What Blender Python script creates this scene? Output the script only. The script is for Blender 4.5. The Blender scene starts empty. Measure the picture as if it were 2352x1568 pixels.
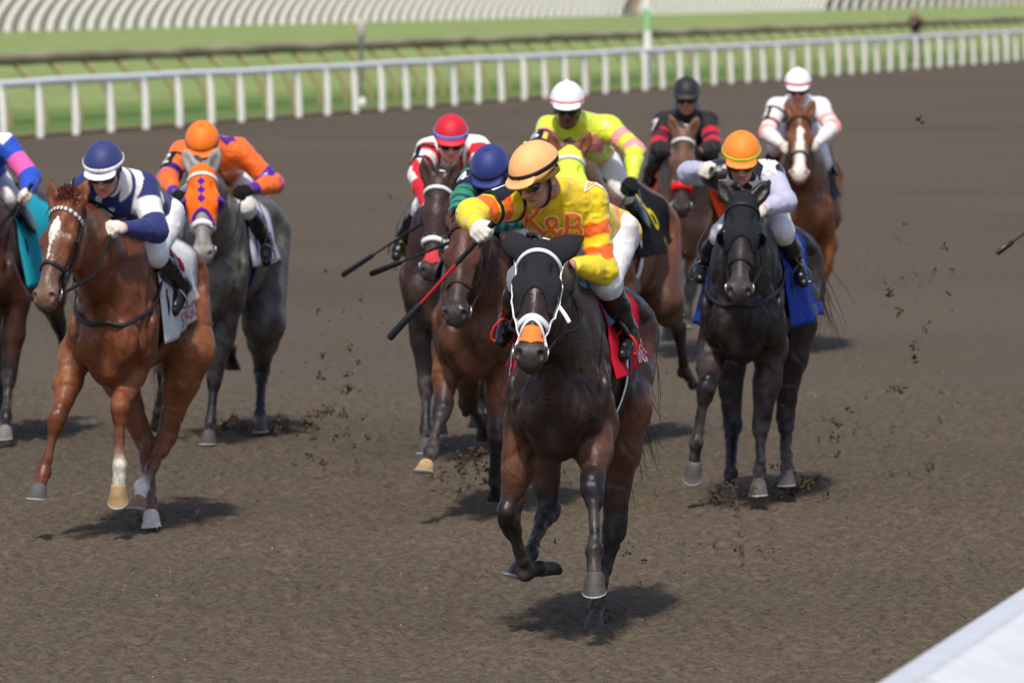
import bpy, math, random
import numpy as np
from mathutils import Vector, Matrix
from mathutils.bvhtree import BVHTree

scene = bpy.context.scene
R = math.radians
random.seed(7)
RNG = np.random.default_rng(11)

# ------------------------------------------------------------------ camera, sky, sun, exposure
CAMZ = 2.93
FPX = 17340.0                      # focal length in pixels of a 2352 px wide picture
PITCH = math.atan(838 / FPX)       # the horizon lies above the frame
cam_d = bpy.data.cameras.new('camera')
cam = bpy.data.objects.new('camera', cam_d)
scene.collection.objects.link(cam)
cam.location = (0, 0, CAMZ)
cam.rotation_euler = (R(90) - PITCH, 0, 0)
cam_d.sensor_width = 36
cam_d.lens = FPX / 2352 * 36
cam_d.clip_start = 0.5
cam_d.clip_end = 6000
cam_d.dof.use_dof = True
cam_d.dof.focus_distance = 33.1
cam_d.dof.aperture_fstop = 7.0
scene.camera = cam

SUN_EL, SUN_AZ = 55.0, 188.0       # azimuth the sun stands at, clockwise from +Y
az = R(SUN_AZ)
sun_dir = Vector((math.sin(az) * math.cos(R(SUN_EL)), math.cos(az) * math.cos(R(SUN_EL)), math.sin(R(SUN_EL))))
world = bpy.data.worlds.new('World')
scene.world = world
world.use_nodes = True
wn = world.node_tree.nodes
sky = wn.new('ShaderNodeTexSky')
sky.sky_type = 'NISHITA'
sky.sun_disc = False
sky.sun_elevation = R(SUN_EL)
sky.sun_rotation = az
sky.air_density = 0.8
sky.dust_density = 1.6
sky.ozone_density = 0.7
world.node_tree.links.new(sky.outputs['Color'], wn['Background'].inputs['Color'])
wn['Background'].inputs['Strength'].default_value = 0.135
sl = bpy.data.lights.new('sun', 'SUN')
sl.energy = 2.95
sl.angle = R(4.0)
sl.color = (1.0, 0.935, 0.83)
sun = bpy.data.objects.new('sun', sl)
scene.collection.objects.link(sun)
sun.rotation_euler = (-sun_dir).to_track_quat('-Z', 'Y').to_euler()
scene.view_settings.view_transform = 'Standard'
scene.view_settings.look = 'None'
scene.view_settings.gamma = 1.0
scene.view_settings.exposure = 0.25
scene.cycles.use_denoising = True
scene.cycles.max_bounces = 6
scene.cycles.volume_bounces = 0

# ------------------------------------------------------------------ picture rays -> points of the place
_fw = np.array([0, math.cos(PITCH), -math.sin(PITCH)])
_up = np.array([0, math.sin(PITCH), math.cos(PITCH)])
_rt = np.array([1.0, 0, 0])
EYE = np.array([0, 0, CAMZ])

def ray(px, py):
    return _fw + _rt * ((px - 1176) / FPX) - _up * ((py - 784) / FPX)

def at(px, py, Y):                 # the point seen at a pixel, Y metres down the track
    d = ray(px, py)
    return EYE + d * (Y / d[1])

def on_ground(px, py, z=0.0):
    d = ray(px, py)
    return EYE + d * ((z - CAMZ) / d[2])

def bone(P, px, py, L, s):         # end of a bone of length L from P seen at a pixel; s=+1 reaches towards the viewer
    d = ray(px, py); o = EYE - P
    A = d @ d; B = d @ o; C = o @ o - L * L
    disc = B * B - A * C
    t = -B / A if disc <= 0 else (-B - s * math.sqrt(disc)) / A
    return EYE + d * t

# ------------------------------------------------------------------ colours, materials
def lin(c):
    c = np.array(c, float) / 255.0
    return np.where(c <= 0.04045, c / 12.92, ((c + 0.055) / 1.055) ** 2.4)

def new_mat(name):
    m = bpy.data.materials.new(name); m.use_nodes = True
    nt = m.node_tree
    return m, nt, nt.nodes['Principled BSDF']

def attr_mat(name, rough=0.6, spec=0.5, noise=0.12, nscale=30, bump=0.0, bscale=60, stretch=(1, 1, 1), coat=0.0, sheen=0.0, metal=0.0, rnoise=0.0, vein=0.0):
    """colour from the mesh's own 'Col' attribute, with a little mottling and bump"""
    m, nt, b = new_mat(name)
    N, L = nt.nodes, nt.links
    a = N.new('ShaderNodeAttribute'); a.attribute_name = 'Col'
    tc = N.new('ShaderNodeTexCoord')
    mp = N.new('ShaderNodeMapping'); mp.inputs['Scale'].default_value = stretch
    L.new(tc.outputs['Object'], mp.inputs['Vector'])
    n = N.new('ShaderNodeTexNoise'); n.inputs['Scale'].default_value = nscale; n.inputs['Detail'].default_value = 5
    L.new(mp.outputs['Vector'], n.inputs['Vector'])
    mr = N.new('ShaderNodeMapRange')
    mr.inputs['From Min'].default_value = 0.3; mr.inputs['From Max'].default_value = 0.7
    mr.inputs['To Min'].default_value = 1 - noise; mr.inputs['To Max'].default_value = 1 + noise
    L.new(n.outputs['Fac'], mr.inputs['Value'])
    mx = N.new('ShaderNodeVectorMath'); mx.operation = 'SCALE'
    L.new(a.outputs['Color'], mx.inputs[0]); L.new(mr.outputs['Result'], mx.inputs['Scale'])
    L.new(mx.outputs['Vector'], b.inputs['Base Color'])
    b.inputs['Roughness'].default_value = rough
    b.inputs['Specular IOR Level'].default_value = spec
    b.inputs['Coat Weight'].default_value = coat
    b.inputs['Coat Roughness'].default_value = 0.25
    b.inputs['Sheen Weight'].default_value = sheen
    b.inputs['Metallic'].default_value = metal
    if rnoise:
        rr = N.new('ShaderNodeMapRange')
        rr.inputs['From Min'].default_value = 0.3; rr.inputs['From Max'].default_value = 0.7
        rr.inputs['To Min'].default_value = rough - rnoise; rr.inputs['To Max'].default_value = rough + rnoise
        L.new(n.outputs['Fac'], rr.inputs['Value']); L.new(rr.outputs['Result'], b.inputs['Roughness'])
    if bump:
        n2 = N.new('ShaderNodeTexNoise'); n2.inputs['Scale'].default_value = bscale; n2.inputs['Detail'].default_value = 9; n2.inputs['Roughness'].default_value = 0.55
        L.new(mp.outputs['Vector'], n2.inputs['Vector'])
        bp = N.new('ShaderNodeBump'); bp.inputs['Strength'].default_value = 1.0; bp.inputs['Distance'].default_value = bump
        L.new(n2.outputs['Fac'], bp.inputs['Height']); L.new(bp.outputs['Normal'], b.inputs['Normal'])
        if vein:                       # raised veins: thin lines where a warped noise crosses its middle
            n3 = N.new('ShaderNodeTexNoise'); n3.inputs['Scale'].default_value = 5.5; n3.inputs['Detail'].default_value = 1.5; n3.inputs['Distortion'].default_value = 0.7
            L.new(tc.outputs['Object'], n3.inputs['Vector'])
            s1 = N.new('ShaderNodeMath'); s1.operation = 'SUBTRACT'; s1.inputs[1].default_value = 0.5; L.new(n3.outputs['Fac'], s1.inputs[0])
            s2 = N.new('ShaderNodeMath'); s2.operation = 'ABSOLUTE'; L.new(s1.outputs[0], s2.inputs[0])
            s3 = N.new('ShaderNodeMapRange'); s3.interpolation_type = 'SMOOTHSTEP'
            s3.inputs['From Min'].default_value = 0.0; s3.inputs['From Max'].default_value = 0.022
            s3.inputs['To Min'].default_value = 1.0; s3.inputs['To Max'].default_value = 0.0
            L.new(s2.outputs[0], s3.inputs['Value'])
            n5 = N.new('ShaderNodeTexNoise'); n5.inputs['Scale'].default_value = 4.0; n5.inputs['Detail'].default_value = 1
            L.new(tc.outputs['Object'], n5.inputs['Vector'])
            m5 = N.new('ShaderNodeMapRange'); m5.inputs['From Min'].default_value = 0.48; m5.inputs['From Max'].default_value = 0.6; L.new(n5.outputs['Fac'], m5.inputs['Value'])
            v5 = N.new('ShaderNodeMath'); v5.operation = 'MULTIPLY'; L.new(s3.outputs['Result'], v5.inputs[0]); L.new(m5.outputs['Result'], v5.inputs[1])
            n4 = N.new('ShaderNodeTexNoise'); n4.inputs['Scale'].default_value = 170; n4.inputs['Detail'].default_value = 2
            mp4 = N.new('ShaderNodeMapping'); mp4.inputs['Scale'].default_value = (1, 1, .12)
            L.new(tc.outputs['Object'], mp4.inputs['Vector']); L.new(mp4.outputs['Vector'], n4.inputs['Vector'])
            hm = N.new('ShaderNodeMapRange'); hm.inputs['From Min'].default_value = 0.3; hm.inputs['From Max'].default_value = 0.7; hm.inputs['To Min'].default_value = 0.72; hm.inputs['To Max'].default_value = 1.28
            L.new(n4.outputs['Fac'], hm.inputs['Value'])
            hs = N.new('ShaderNodeVectorMath'); hs.operation = 'SCALE'; L.new(mx.outputs['Vector'], hs.inputs[0]); L.new(hm.outputs['Result'], hs.inputs['Scale'])
            L.new(hs.outputs['Vector'], b.inputs['Base Color'])
            ad = N.new('ShaderNodeMath'); ad.operation = 'MULTIPLY_ADD'; ad.inputs[1].default_value = 0.7
            L.new(n4.outputs['Fac'], ad.inputs[0]); L.new(v5.outputs[0], ad.inputs[2])
            b2 = N.new('ShaderNodeBump'); b2.inputs['Distance'].default_value = vein
            L.new(ad.outputs[0], b2.inputs['Height']); L.new(bp.outputs['Normal'], b2.inputs['Normal']); L.new(b2.outputs['Normal'], b.inputs['Normal'])
    return m

M_COAT = attr_mat('horse_coat', rough=0.42, spec=0.30, noise=0.30, nscale=8, bump=0.006, bscale=14, sheen=0.0, rnoise=0.17, vein=0.0015)
M_HAIR = attr_mat('horse_hair', rough=0.42, spec=0.5, noise=0.25, nscale=40)
M_SILK = attr_mat('racing_silk', rough=0.30, spec=0.6, noise=0.03, nscale=14, bump=0.009, bscale=15, sheen=0.15, coat=0.15)
M_KNIT = attr_mat('matt_racing_fabric', rough=0.7, spec=0.3, noise=0.05, nscale=20, bump=0.005, bscale=22, sheen=0.15)
M_CLOTH = attr_mat('cotton_cloth', rough=0.85, spec=0.2, noise=0.08, nscale=25, bump=0.004, bscale=18)
M_LEATHER = attr_mat('polished_leather', rough=0.28, spec=0.5, noise=0.15, nscale=25, bump=0.003, bscale=30)
M_STRAP = attr_mat('strap_webbing', rough=0.55, spec=0.4, noise=0.12, nscale=50)
M_SKIN = attr_mat('skin', rough=0.55, spec=0.4, noise=0.08, nscale=35, bump=0.001, bscale=150)
M_CAP = attr_mat('helmet_cover', rough=0.58, spec=0.45, noise=0.04, nscale=20, bump=0.0012, bscale=25, sheen=0.15)
M_LENS = attr_mat('goggle_lens', rough=0.08, spec=0.7, noise=0.0)
M_METAL = attr_mat('worn_metal', rough=0.32, spec=0.5, noise=0.15, nscale=60, metal=0.85)
M_HOOF = attr_mat('hoof_horn', rough=0.55, spec=0.4, noise=0.25, nscale=30, bump=0.002, bscale=90, stretch=(1, 1, 5))
M_EYE = attr_mat('eye', rough=0.06, spec=0.8, noise=0.0)
M_PAINT = attr_mat('white_fence_paint', rough=0.45, spec=0.5, noise=0.06, nscale=6)
M_CLOD = attr_mat('track_clod', rough=0.95, spec=0.1, noise=0.4, nscale=60, bump=0.01, bscale=80)

# ------------------------------------------------------------------ object helpers
def link(o):
    scene.collection.objects.link(o); return o

def mk(name, V, F, mat, parent=None, cols=None, smooth=True):
    """one mesh object from numpy vertices and a face list; cols is one colour or one per vertex (linear)"""
    me = bpy.data.meshes.new(name)
    V = np.asarray(V, np.float32)
    if isinstance(F, np.ndarray) and F.ndim == 2:
        nf, k = F.shape
        flat = F.astype(np.int32).ravel(); starts = np.arange(nf, dtype=np.int32) * k
    else:
        ln = np.array([len(f) for f in F], np.int32)
        flat = np.concatenate([np.asarray(f, np.int32) for f in F]); starts = np.concatenate([[0], np.cumsum(ln)[:-1]]).astype(np.int32)
    me.vertices.add(len(V)); me.vertices.foreach_set('co', V.ravel())
    me.loops.add(len(flat)); me.loops.foreach_set('vertex_index', flat)
    me.polygons.add(len(starts)); me.polygons.foreach_set('loop_start', starts)
    me.update(calc_edges=True); me.validate()
    if smooth:
        me.polygons.foreach_set('use_smooth', np.ones(len(me.polygons), bool))
    if cols is not None:
        cols = np.asarray(cols, np.float32)
        if cols.ndim == 1:
            cols = np.tile(cols, (len(V), 1))
        if len(me.vertices) == len(cols):
            ca = me.color_attributes.new('Col', 'FLOAT_COLOR', 'POINT')
            ca.data.foreach_set('color', np.hstack([cols[:, :3], np.ones((len(cols), 1), np.float32)]).ravel())
    me.materials.append(mat)
    o = bpy.data.objects.new(name, me); link(o)
    if parent is not None:
        o.parent = parent
    return o

def empty(name, M):
    o = bpy.data.objects.new(name, None); o.empty_display_size = 0.2
    o.matrix_world = M; link(o)
    return o

def tag(o, label=None, cat=None, group=None, kind=None):
    if label: o['label'] = label
    if cat: o['category'] = cat
    if group: o['group'] = group
    if kind: o['kind'] = kind
    return o

class MB:                            # mesh builder: collects shapes for ONE mesh
    def __init__(s): s.V, s.F, s.C, s.n = [], [], [], 0
    def add(s, V, F, col):
        V = np.asarray(V, float)
        s.V.append(V); s.F += [[i + s.n for i in f] for f in F]
        c = np.asarray(col, float)
        s.C.append(np.tile(c, (len(V), 1)) if c.ndim == 1 else c)
        s.n += len(V)
    def tube(s, pts, rad, col, n=8, flat=None):
        """round tube along points; rad scalar or per point; col one or per point; flat=(axis, f) squashes the profile"""
        P = np.asarray(pts, float); m = len(P)
        rad = np.broadcast_to(np.asarray(rad, float), (m,))
        T = np.gradient(P, axis=0); T /= np.linalg.norm(T, axis=1)[:, None] + 1e-12
        ref = np.array([0.13, 0.27, 0.95]) if abs(T[0][2]) < 0.8 else np.array([0.95, 0.2, 0.1])
        if flat is not None: ref = np.asarray(flat[0], float)
        V = []
        for i in range(m):
            u = ref - T[i] * (ref @ T[i]); u /= np.linalg.norm(u) + 1e-12
            w = np.cross(T[i], u)
            f = flat[1] if flat is not None else 1.0
            for k in range(n):
                a = 2 * math.pi * k / n
                V.append(P[i] + (u * math.cos(a) * f + w * math.sin(a)) * rad[i])
            if flat is None: ref = u
        F = [[i * n + k, i * n + (k + 1) % n, (i + 1) * n + (k + 1) % n, (i + 1) * n + k] for i in range(m - 1) for k in range(n)]
        c = np.asarray(col, float); cc = np.repeat(c, n, axis=0) if c.ndim == 2 else np.tile(c, (m * n, 1))
        V = V + V[:n] + V[-n:]; cc = np.vstack([cc, cc[:n], cc[-n:]])          # separate rims keep the ends crisp
        F.append([m * n + k for k in range(n)][::-1]); F.append([(m + 1) * n + k for k in range(n)])
        s.add(V, F, cc)
    def strip(s, pts, nor, width, thick, col):
        """flat strap with a real thickness along pts, nor = outward normals"""
        P = np.asarray(pts, float); Nn = np.asarray(nor, float); m = len(P)
        T = np.gradient(P, axis=0); T /= np.linalg.norm(T, axis=1)[:, None] + 1e-12
        width = np.broadcast_to(np.asarray(width, float), (m,))
        V = []
        for i in range(m):
            b = np.cross(T[i], Nn[i]); b /= np.linalg.norm(b) + 1e-12
            w = width[i] / 2
            V += [P[i] - b * w, P[i] - b * w * 0.9 + Nn[i] * thick, P[i] + b * w * 0.9 + Nn[i] * thick, P[i] + b * w]
        F = [[i * 4 + k, i * 4 + (k + 1) % 4, (i + 1) * 4 + (k + 1) % 4, (i + 1) * 4 + k] for i in range(m - 1) for k in range(4)]
        F += [[3, 2, 1, 0], [(m - 1) * 4 + k for k in range(4)]]
        c = np.asarray(col, float)
        s.add(V, F, np.repeat(c, 4, axis=0) if c.ndim == 2 else c)
    def torus(s, c, ax, Rr, r, col, n=16):
        ax = np.asarray(ax, float) / np.linalg.norm(ax)
        u = np.cross(ax, [0.3, 0.9, 0.2]); u /= np.linalg.norm(u); w = np.cross(ax, u)
        V, F = [], []
        for i in range(n):
            a = 2 * math.pi * i / n; d = u * math.cos(a) + w * math.sin(a)
            for k in range(6):
                b = 2 * math.pi * k / 6
                V.append(np.asarray(c) + d * (Rr + r * math.cos(b)) + ax * r * math.sin(b))
        for i in range(n):
            for k in range(6):
                F.append([i * 6 + k, ((i + 1) % n) * 6 + k, ((i + 1) % n) * 6 + (k + 1) % 6, i * 6 + (k + 1) % 6])
        s.add(V, F, col)
    def box(s, c, half, col, rot=None, bev=0.0):
        c = np.asarray(c, float); h = np.asarray(half, float)
        rot = np.eye(3) if rot is None else np.asarray(rot)
        b = min(bev, *h) if bev else 0
        if not b:
            V = [[x, y, z] for x in (-1, 1) for y in (-1, 1) for z in (-1, 1)]
            V = np.array(V) * h
            F = [[0, 1, 3, 2], [4, 6, 7, 5], [0, 4, 5, 1], [2, 3, 7, 6], [0, 2, 6, 4], [1, 5, 7, 3]]
        else:
            V, F = [], []
            lv = [(-h[2], -b), (-h[2] + b, 0), (h[2] - b, 0), (h[2], -b)]
            for z, o in lv:
                X, Y = h[0] + o, h[1] + o
                V += [[-X + b, -Y, z], [X - b, -Y, z], [X, -Y + b, z], [X, Y - b, z], [X - b, Y, z], [-X + b, Y, z], [-X, Y - b, z], [-X, -Y + b, z]]
            for i in range(3):
                for k in range(8):
                    F.append([i * 8 + k, i * 8 + (k + 1) % 8, (i + 1) * 8 + (k + 1) % 8, (i + 1) * 8 + k])
            F += [list(range(8))[::-1], list(range(24, 32))]
        s.add(np.array(V) @ rot.T + c, F, col)
    def ball(s, c, r, col, n=10, jag=0.0):
        V, F = [], []
        r = np.broadcast_to(np.asarray(r, float), (3,))
        for i in range(n + 1):
            th = math.pi * i / n
            for k in range(n + 2):
                ph = 2 * math.pi * k / (n + 2)
                j = 1 + (random.uniform(-jag, jag) if jag else 0)
                V.append(np.asarray(c) + r * j * np.array([math.sin(th) * math.cos(ph), math.sin(th) * math.sin(ph), math.cos(th)]))
        m = n + 2
        for i in range(n):
            for k in range(m):
                F.append([i * m + k, (i + 1) * m + k, (i + 1) * m + (k + 1) % m, i * m + (k + 1) % m])
        s.add(V, F, col)
    def obj(s, name, mat, parent=None, smooth=True):
        if not s.V:
            print('EMPTY', name, parent and parent.name); return None
        return mk(name, np.vstack(s.V), s.F, mat, parent, np.vstack(s.C), smooth)

# ------------------------------------------------------------------ value noise on arrays
def _hash(ix, iy, iz):
    h = (ix.astype(np.int64) * 374761393 + iy.astype(np.int64) * 668265263 + iz.astype(np.int64) * 2147483647) & 0xFFFFFFFF
    h = ((h ^ (h >> 13)) * 1274126177) & 0xFFFFFFFF
    return ((h ^ (h >> 16)) & 0xFFFF) / 65535.0

def vnoise(x, y, z):
    fx, fy, fz = np.floor(x), np.floor(y), np.floor(z)
    u, v, w = x - fx, y - fy, z - fz
    u, v, w = u * u * (3 - 2 * u), v * v * (3 - 2 * v), w * w * (3 - 2 * w)
    r = 0
    for dx in (0, 1):
        for dy in (0, 1):
            for dz in (0, 1):
                r = r + _hash(fx + dx, fy + dy, fz + dz) * (u if dx else 1 - u) * (v if dy else 1 - v) * (w if dz else 1 - w)
    return r

# ------------------------------------------------------------------ organic surfaces: blended capsules and ellipsoids -> one continuous mesh
class Sdf:
    def __init__(s): s.P = []
    def cap(s, a, b, ra, rb, k=0.04, col=None, col2=None, sq=None, tag=0, sub=False):
        a = np.asarray(a, float); b = np.asarray(b, float)
        s.P.append(dict(t='c', a=a, b=b, ra=ra, rb=rb, k=k, c=col, c2=col2 if col2 is not None else col, sq=sq, tag=tag, sub=sub,
                        lo=np.minimum(a, b) - max(ra, rb), hi=np.maximum(a, b) + max(ra, rb)))
        return s
    def chain(s, pts, rad, k=0.04, col=None, cols=None, sq=None, tag=0, k0=None):
        for i in range(len(pts) - 1):
            s.cap(pts[i], pts[i + 1], rad[i], rad[i + 1], k0 if (i == 0 and k0) else k,
                  cols[i] if cols else col, cols[i + 1] if cols else col, sq, tag)
        return s
    def ell(s, c, r, Q=None, k=0.04, col=None, tag=0, sub=False):
        c = np.asarray(c, float); r = np.asarray(r, float)
        Q = np.eye(3) if Q is None else np.asarray(Q, float)      # rows: the ellipsoid's axes
        e = np.sqrt(((Q * r[:, None]) ** 2).sum(0))
        s.P.append(dict(t='e', c0=c, r=r, Q=Q, k=k, c=col, c2=col, tag=tag, sub=sub, lo=c - e, hi=c + e))
        return s
    def half(s, c, n, k=0.006):      # keep only the side of a plane that n points away from
        s.P.append(dict(t='h', c0=np.asarray(c, float), n=np.asarray(n, float) / np.linalg.norm(n), k=k, c=None, c2=None, tag=-1, sub=True))
        return s
    @staticmethod
    def ev(p, X, Y, Z):
        if p['t'] == 'h':
            c, n = p['c0'], p['n']
            return -((X - c[0]) * n[0] + (Y - c[1]) * n[1] + (Z - c[2]) * n[2]), None
        if p['t'] == 'c':
            a, ab = p['a'], p['b'] - p['a']
            x, y, z = X - a[0], Y - a[1], Z - a[2]
            f = 1.0
            if p['sq'] is not None:
                u, f = p['sq']; g = 1 / f - 1
                d = (x * u[0] + y * u[1] + z * u[2]) * g
                x, y, z = x + d * u[0], y + d * u[1], z + d * u[2]
                ab = ab + u * (ab @ u) * g
            L2 = ab @ ab + 1e-12
            t = np.clip((x * ab[0] + y * ab[1] + z * ab[2]) / L2, 0, 1)
            d = np.sqrt((x - t * ab[0]) ** 2 + (y - t * ab[1]) ** 2 + (z - t * ab[2]) ** 2) - (p['ra'] + (p['rb'] - p['ra']) * t)
            return d * min(1.0, f), t
        c, Q, r = p['c0'], p['Q'], p['r']
        x, y, z = X - c[0], Y - c[1], Z - c[2]
        q = [(x * Q[i][0] + y * Q[i][1] + z * Q[i][2]) / r[i] for i in range(3)]
        k0 = np.sqrt(q[0] ** 2 + q[1] ** 2 + q[2] ** 2)
        k1 = np.sqrt((q[0] / r[0]) ** 2 + (q[1] / r[1]) ** 2 + (q[2] / r[2]) ** 2) + 1e-9
        return k0 * (k0 - 1) / k1, None
    def bounds(s):
        ps = [p for p in s.P if not p['sub']]
        return np.min([p['lo'] for p in ps], 0), np.max([p['hi'] for p in ps], 0)
    def field(s, h, grow=0.0):
        lo, hi = s.bounds(); lo = lo - 3 * h - 0.01 - grow; hi = hi + 3 * h + 0.01 + grow
        n = np.ceil((hi - lo) / h).astype(int) + 1
        F = np.full(n, 9.0, np.float32)
        ax = [lo[i] + h * np.arange(n[i]) for i in range(3)]
        for p in s.P:
            if p['t'] == 'h':
                i0, i1 = np.zeros(3, int), n
            else:
                pad = p['k'] + 2.5 * h + grow
                i0 = np.maximum(np.floor((p['lo'] - pad - lo) / h).astype(int), 0)
                i1 = np.minimum(np.ceil((p['hi'] + pad - lo) / h).astype(int) + 1, n)
            sl_ = tuple(slice(i0[i], i1[i]) for i in range(3))
            d, _ = s.ev(p, ax[0][sl_[0]][:, None, None], ax[1][sl_[1]][None, :, None], ax[2][sl_[2]][None, None, :])
            A = F[sl_]; k = p['k']
            if p['sub']:
                B = -d
                hh = np.maximum(k - np.abs(A - B), 0) / k
                F[sl_] = np.maximum(A, B) + hh * hh * k * 0.25
            else:
                hh = np.maximum(k - np.abs(A - d), 0) / k
                F[sl_] = np.minimum(A, d) - hh * hh * k * 0.25
        return F - grow, lo
    def mesh(s, h, grow=0.0):
        F, lo = s.field(h, grow)
        return surface_net(F, lo, h)
    def tags(s, V):                   # nearest shape's tag and the position t along it
        D, T = s._dt(V); i = D.argmin(0)
        return np.array([p['tag'] for p in s.P if not p['sub']])[i], T[i, np.arange(len(V))]
    def _dt(s, V):
        D, T = [], []
        for p in s.P:
            if p['sub']: continue
            d, t = s.ev(p, V[:, 0], V[:, 1], V[:, 2])
            D.append(d); T.append(np.full(len(V), 0.5) if t is None else t)
        return np.array(D, np.float32), np.array(T, np.float32)
    def colours(s, V, soft=0.012):
        D, T = s._dt(V)
        W = np.exp(-np.minimum((D - D.min(0)) / soft, 30))
        ps = [p for p in s.P if not p['sub']]
        out = np.zeros((len(V), 3)); tot = np.zeros(len(V))
        for i, p in enumerate(ps):
            if p['c'] is None: continue
            c = np.asarray(p['c'])[None] * (1 - T[i])[:, None] + np.asarray(p['c2'])[None] * T[i][:, None]
            out += c * W[i][:, None]; tot += W[i]
        return out / np.maximum(tot, 1e-9)[:, None]

_C8 = [(i, j, k) for i in (0, 1) for j in (0, 1) for k in (0, 1)]
_E12 = [(a, b) for a in _C8 for b in _C8 if sum(b) - sum(a) == 1 and all(y >= x for x, y in zip(a, b))]

def surface_net(F, lo, h):
    S = F < 0
    n = np.array(F.shape)
    cnt = np.zeros(n - 1, np.uint8)
    for i, j, k in _C8:
        cnt += S[i:n[0] - 1 + i, j:n[1] - 1 + j, k:n[2] - 1 + k]
    act = (cnt > 0) & (cnt < 8)
    idx = np.argwhere(act)
    acc = np.zeros((len(idx), 3)); num = np.zeros(len(idx))
    for a, b in _E12:
        fa = F[idx[:, 0] + a[0], idx[:, 1] + a[1], idx[:, 2] + a[2]]
        fb = F[idx[:, 0] + b[0], idx[:, 1] + b[1], idx[:, 2] + b[2]]
        m = (fa < 0) != (fb < 0)
        t = np.where(m, fa / np.where(m, fa - fb, 1), 0)
        pt = np.array(a)[None] + t[:, None] * (np.array(b) - np.array(a))[None]
        acc[m] += pt[m]; num[m] += 1
    V = (idx + acc / num[:, None]) * h + lo
    vid = np.full(act.shape, -1, np.int64); vid[act] = np.arange(len(idx))
    Q = []
    for ax in range(3):
        o1, o2 = (ax + 1) % 3, (ax + 2) % 3
        sl0 = [slice(None)] * 3; sl1 = [slice(None)] * 3
        sl0[ax] = slice(0, -1); sl1[ax] = slice(1, None)
        A = S[tuple(sl0)]; B = S[tuple(sl1)]
        e = np.argwhere(A != B)
        e = e[(e[:, o1] > 0) & (e[:, o2] > 0) & (e[:, o1] < n[o1] - 1) & (e[:, o2] < n[o2] - 1)]
        ins = S[e[:, 0], e[:, 1], e[:, 2]]
        q = []
        for d1, d2 in ((1, 1), (0, 1), (0, 0), (1, 0)):
            f = e.copy(); f[:, o1] -= d1; f[:, o2] -= d2
            q.append(vid[f[:, 0], f[:, 1], f[:, 2]])
        q = np.stack(q, 1)
        q[~ins] = q[~ins][:, ::-1]
        Q.append(q)
    Q = np.vstack(Q)
    return V, Q[(Q >= 0).all(1)]

def normals(V, F):
    a, b, c, d = (V[F[:, i]] for i in range(4))
    fn = np.cross(c - a, d - b)
    N = np.zeros_like(V)
    for i in range(4):
        np.add.at(N, F[:, i], fn)
    return N / (np.linalg.norm(N, axis=1)[:, None] + 1e-12)

def bvh(V, F):
    return BVHTree.FromPolygons([tuple(v) for v in V], [tuple(int(i) for i in f) for f in F])

def spline(pts, n):
    P = np.asarray(pts, float); m = len(P)
    if m == 2:
        return P[0] + (P[1] - P[0]) * np.linspace(0, 1, n)[:, None]
    E = np.vstack([2 * P[0] - P[1], P, 2 * P[-1] - P[-2]])
    out = []
    for u in np.linspace(0, m - 1 - 1e-9, n):
        i = int(u); t = u - i
        a, b, c, d = E[i:i + 4]
        out.append(0.5 * (2 * b + (c - a) * t + (2 * a - 5 * b + 4 * c - d) * t * t + (3 * b - a - 3 * c + d) * t ** 3))
    return np.array(out)

def snap(tree, pts, off):            # pull points onto a surface
    P, Nn = [], []
    for p in pts:
        q, nn, _, _ = tree.find_nearest(Vector(p))
        nn = np.array(nn); q = np.array(q)
        P.append(q + nn * off); Nn.append(nn)
    return np.array(P), np.array(Nn)

def unit(v):
    v = np.asarray(v, float); return v / (np.linalg.norm(v) + 1e-12)

def refine(V, F, lv=2):              # split triangles so a flat outline can follow a curved surface
    T = []
    for f in F:
        for i in range(1, len(f) - 1): T.append([V[f[0]], V[f[i]], V[f[i + 1]]])
    T = np.array(T, float)
    for _ in range(lv):
        a, b, c = T[:, 0], T[:, 1], T[:, 2]; ab, bc, ca = (a + b) / 2, (b + c) / 2, (c + a) / 2
        T = np.concatenate([np.stack(q, 1) for q in ((a, ab, ca), (ab, b, bc), (ca, bc, c), (ab, bc, ca))])
    return T.reshape(-1, 3), [[3 * i, 3 * i + 1, 3 * i + 2] for i in range(len(T))]

def text_mesh(body, size=1.0, grow=0.0):
    """vertices (x, y) and faces of a line of lettering, centred"""
    cu = bpy.data.curves.new('lettering', 'FONT'); cu.body = body; cu.size = size
    cu.align_x = 'CENTER'; cu.align_y = 'CENTER'; cu.resolution_u = 4; cu.offset = grow
    o = bpy.data.objects.new('lettering', cu); link(o)
    dg = bpy.context.evaluated_depsgraph_get(); dg.update()
    me = bpy.data.meshes.new_from_object(o.evaluated_get(dg))
    import bmesh
    bm = bmesh.new(); bm.from_mesh(me); bmesh.ops.triangulate(bm, faces=bm.faces[:]); bm.to_mesh(me); bm.free()
    V = np.array([v.co[:] for v in me.vertices]); F = [list(p.vertices) for p in me.polygons]
    bpy.data.objects.remove(o); bpy.data.curves.remove(cu); bpy.data.meshes.remove(me)
    return refine(V, F, 2)

def decal(mb, V2, F, tree, o, x, y, n, col, off=0.003, reach=0.25, deep=0.22):
    """lay a flat outline onto a surface by casting its points along -n"""
    o, x, y, n = np.asarray(o, float), unit(x), unit(y), unit(n)
    P = []
    for v in V2:
        s = o + x * v[0] + y * v[1] + n * reach
        h, nn, _, _ = tree.ray_cast(Vector(s), Vector(-n))
        ok = h is not None and abs((np.array(h) - o) @ n) < deep
        P.append(np.array(h) + np.array(nn) * off if ok else o * np.nan)
    P = np.array(P); good = ~np.isnan(P[:, 0]); P[~good] = P[good].mean(0) if good.any() else 0
    F = [f for f in F if all(good[i] for i in f)]
    if F: mb.add(P, F, col)

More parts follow.
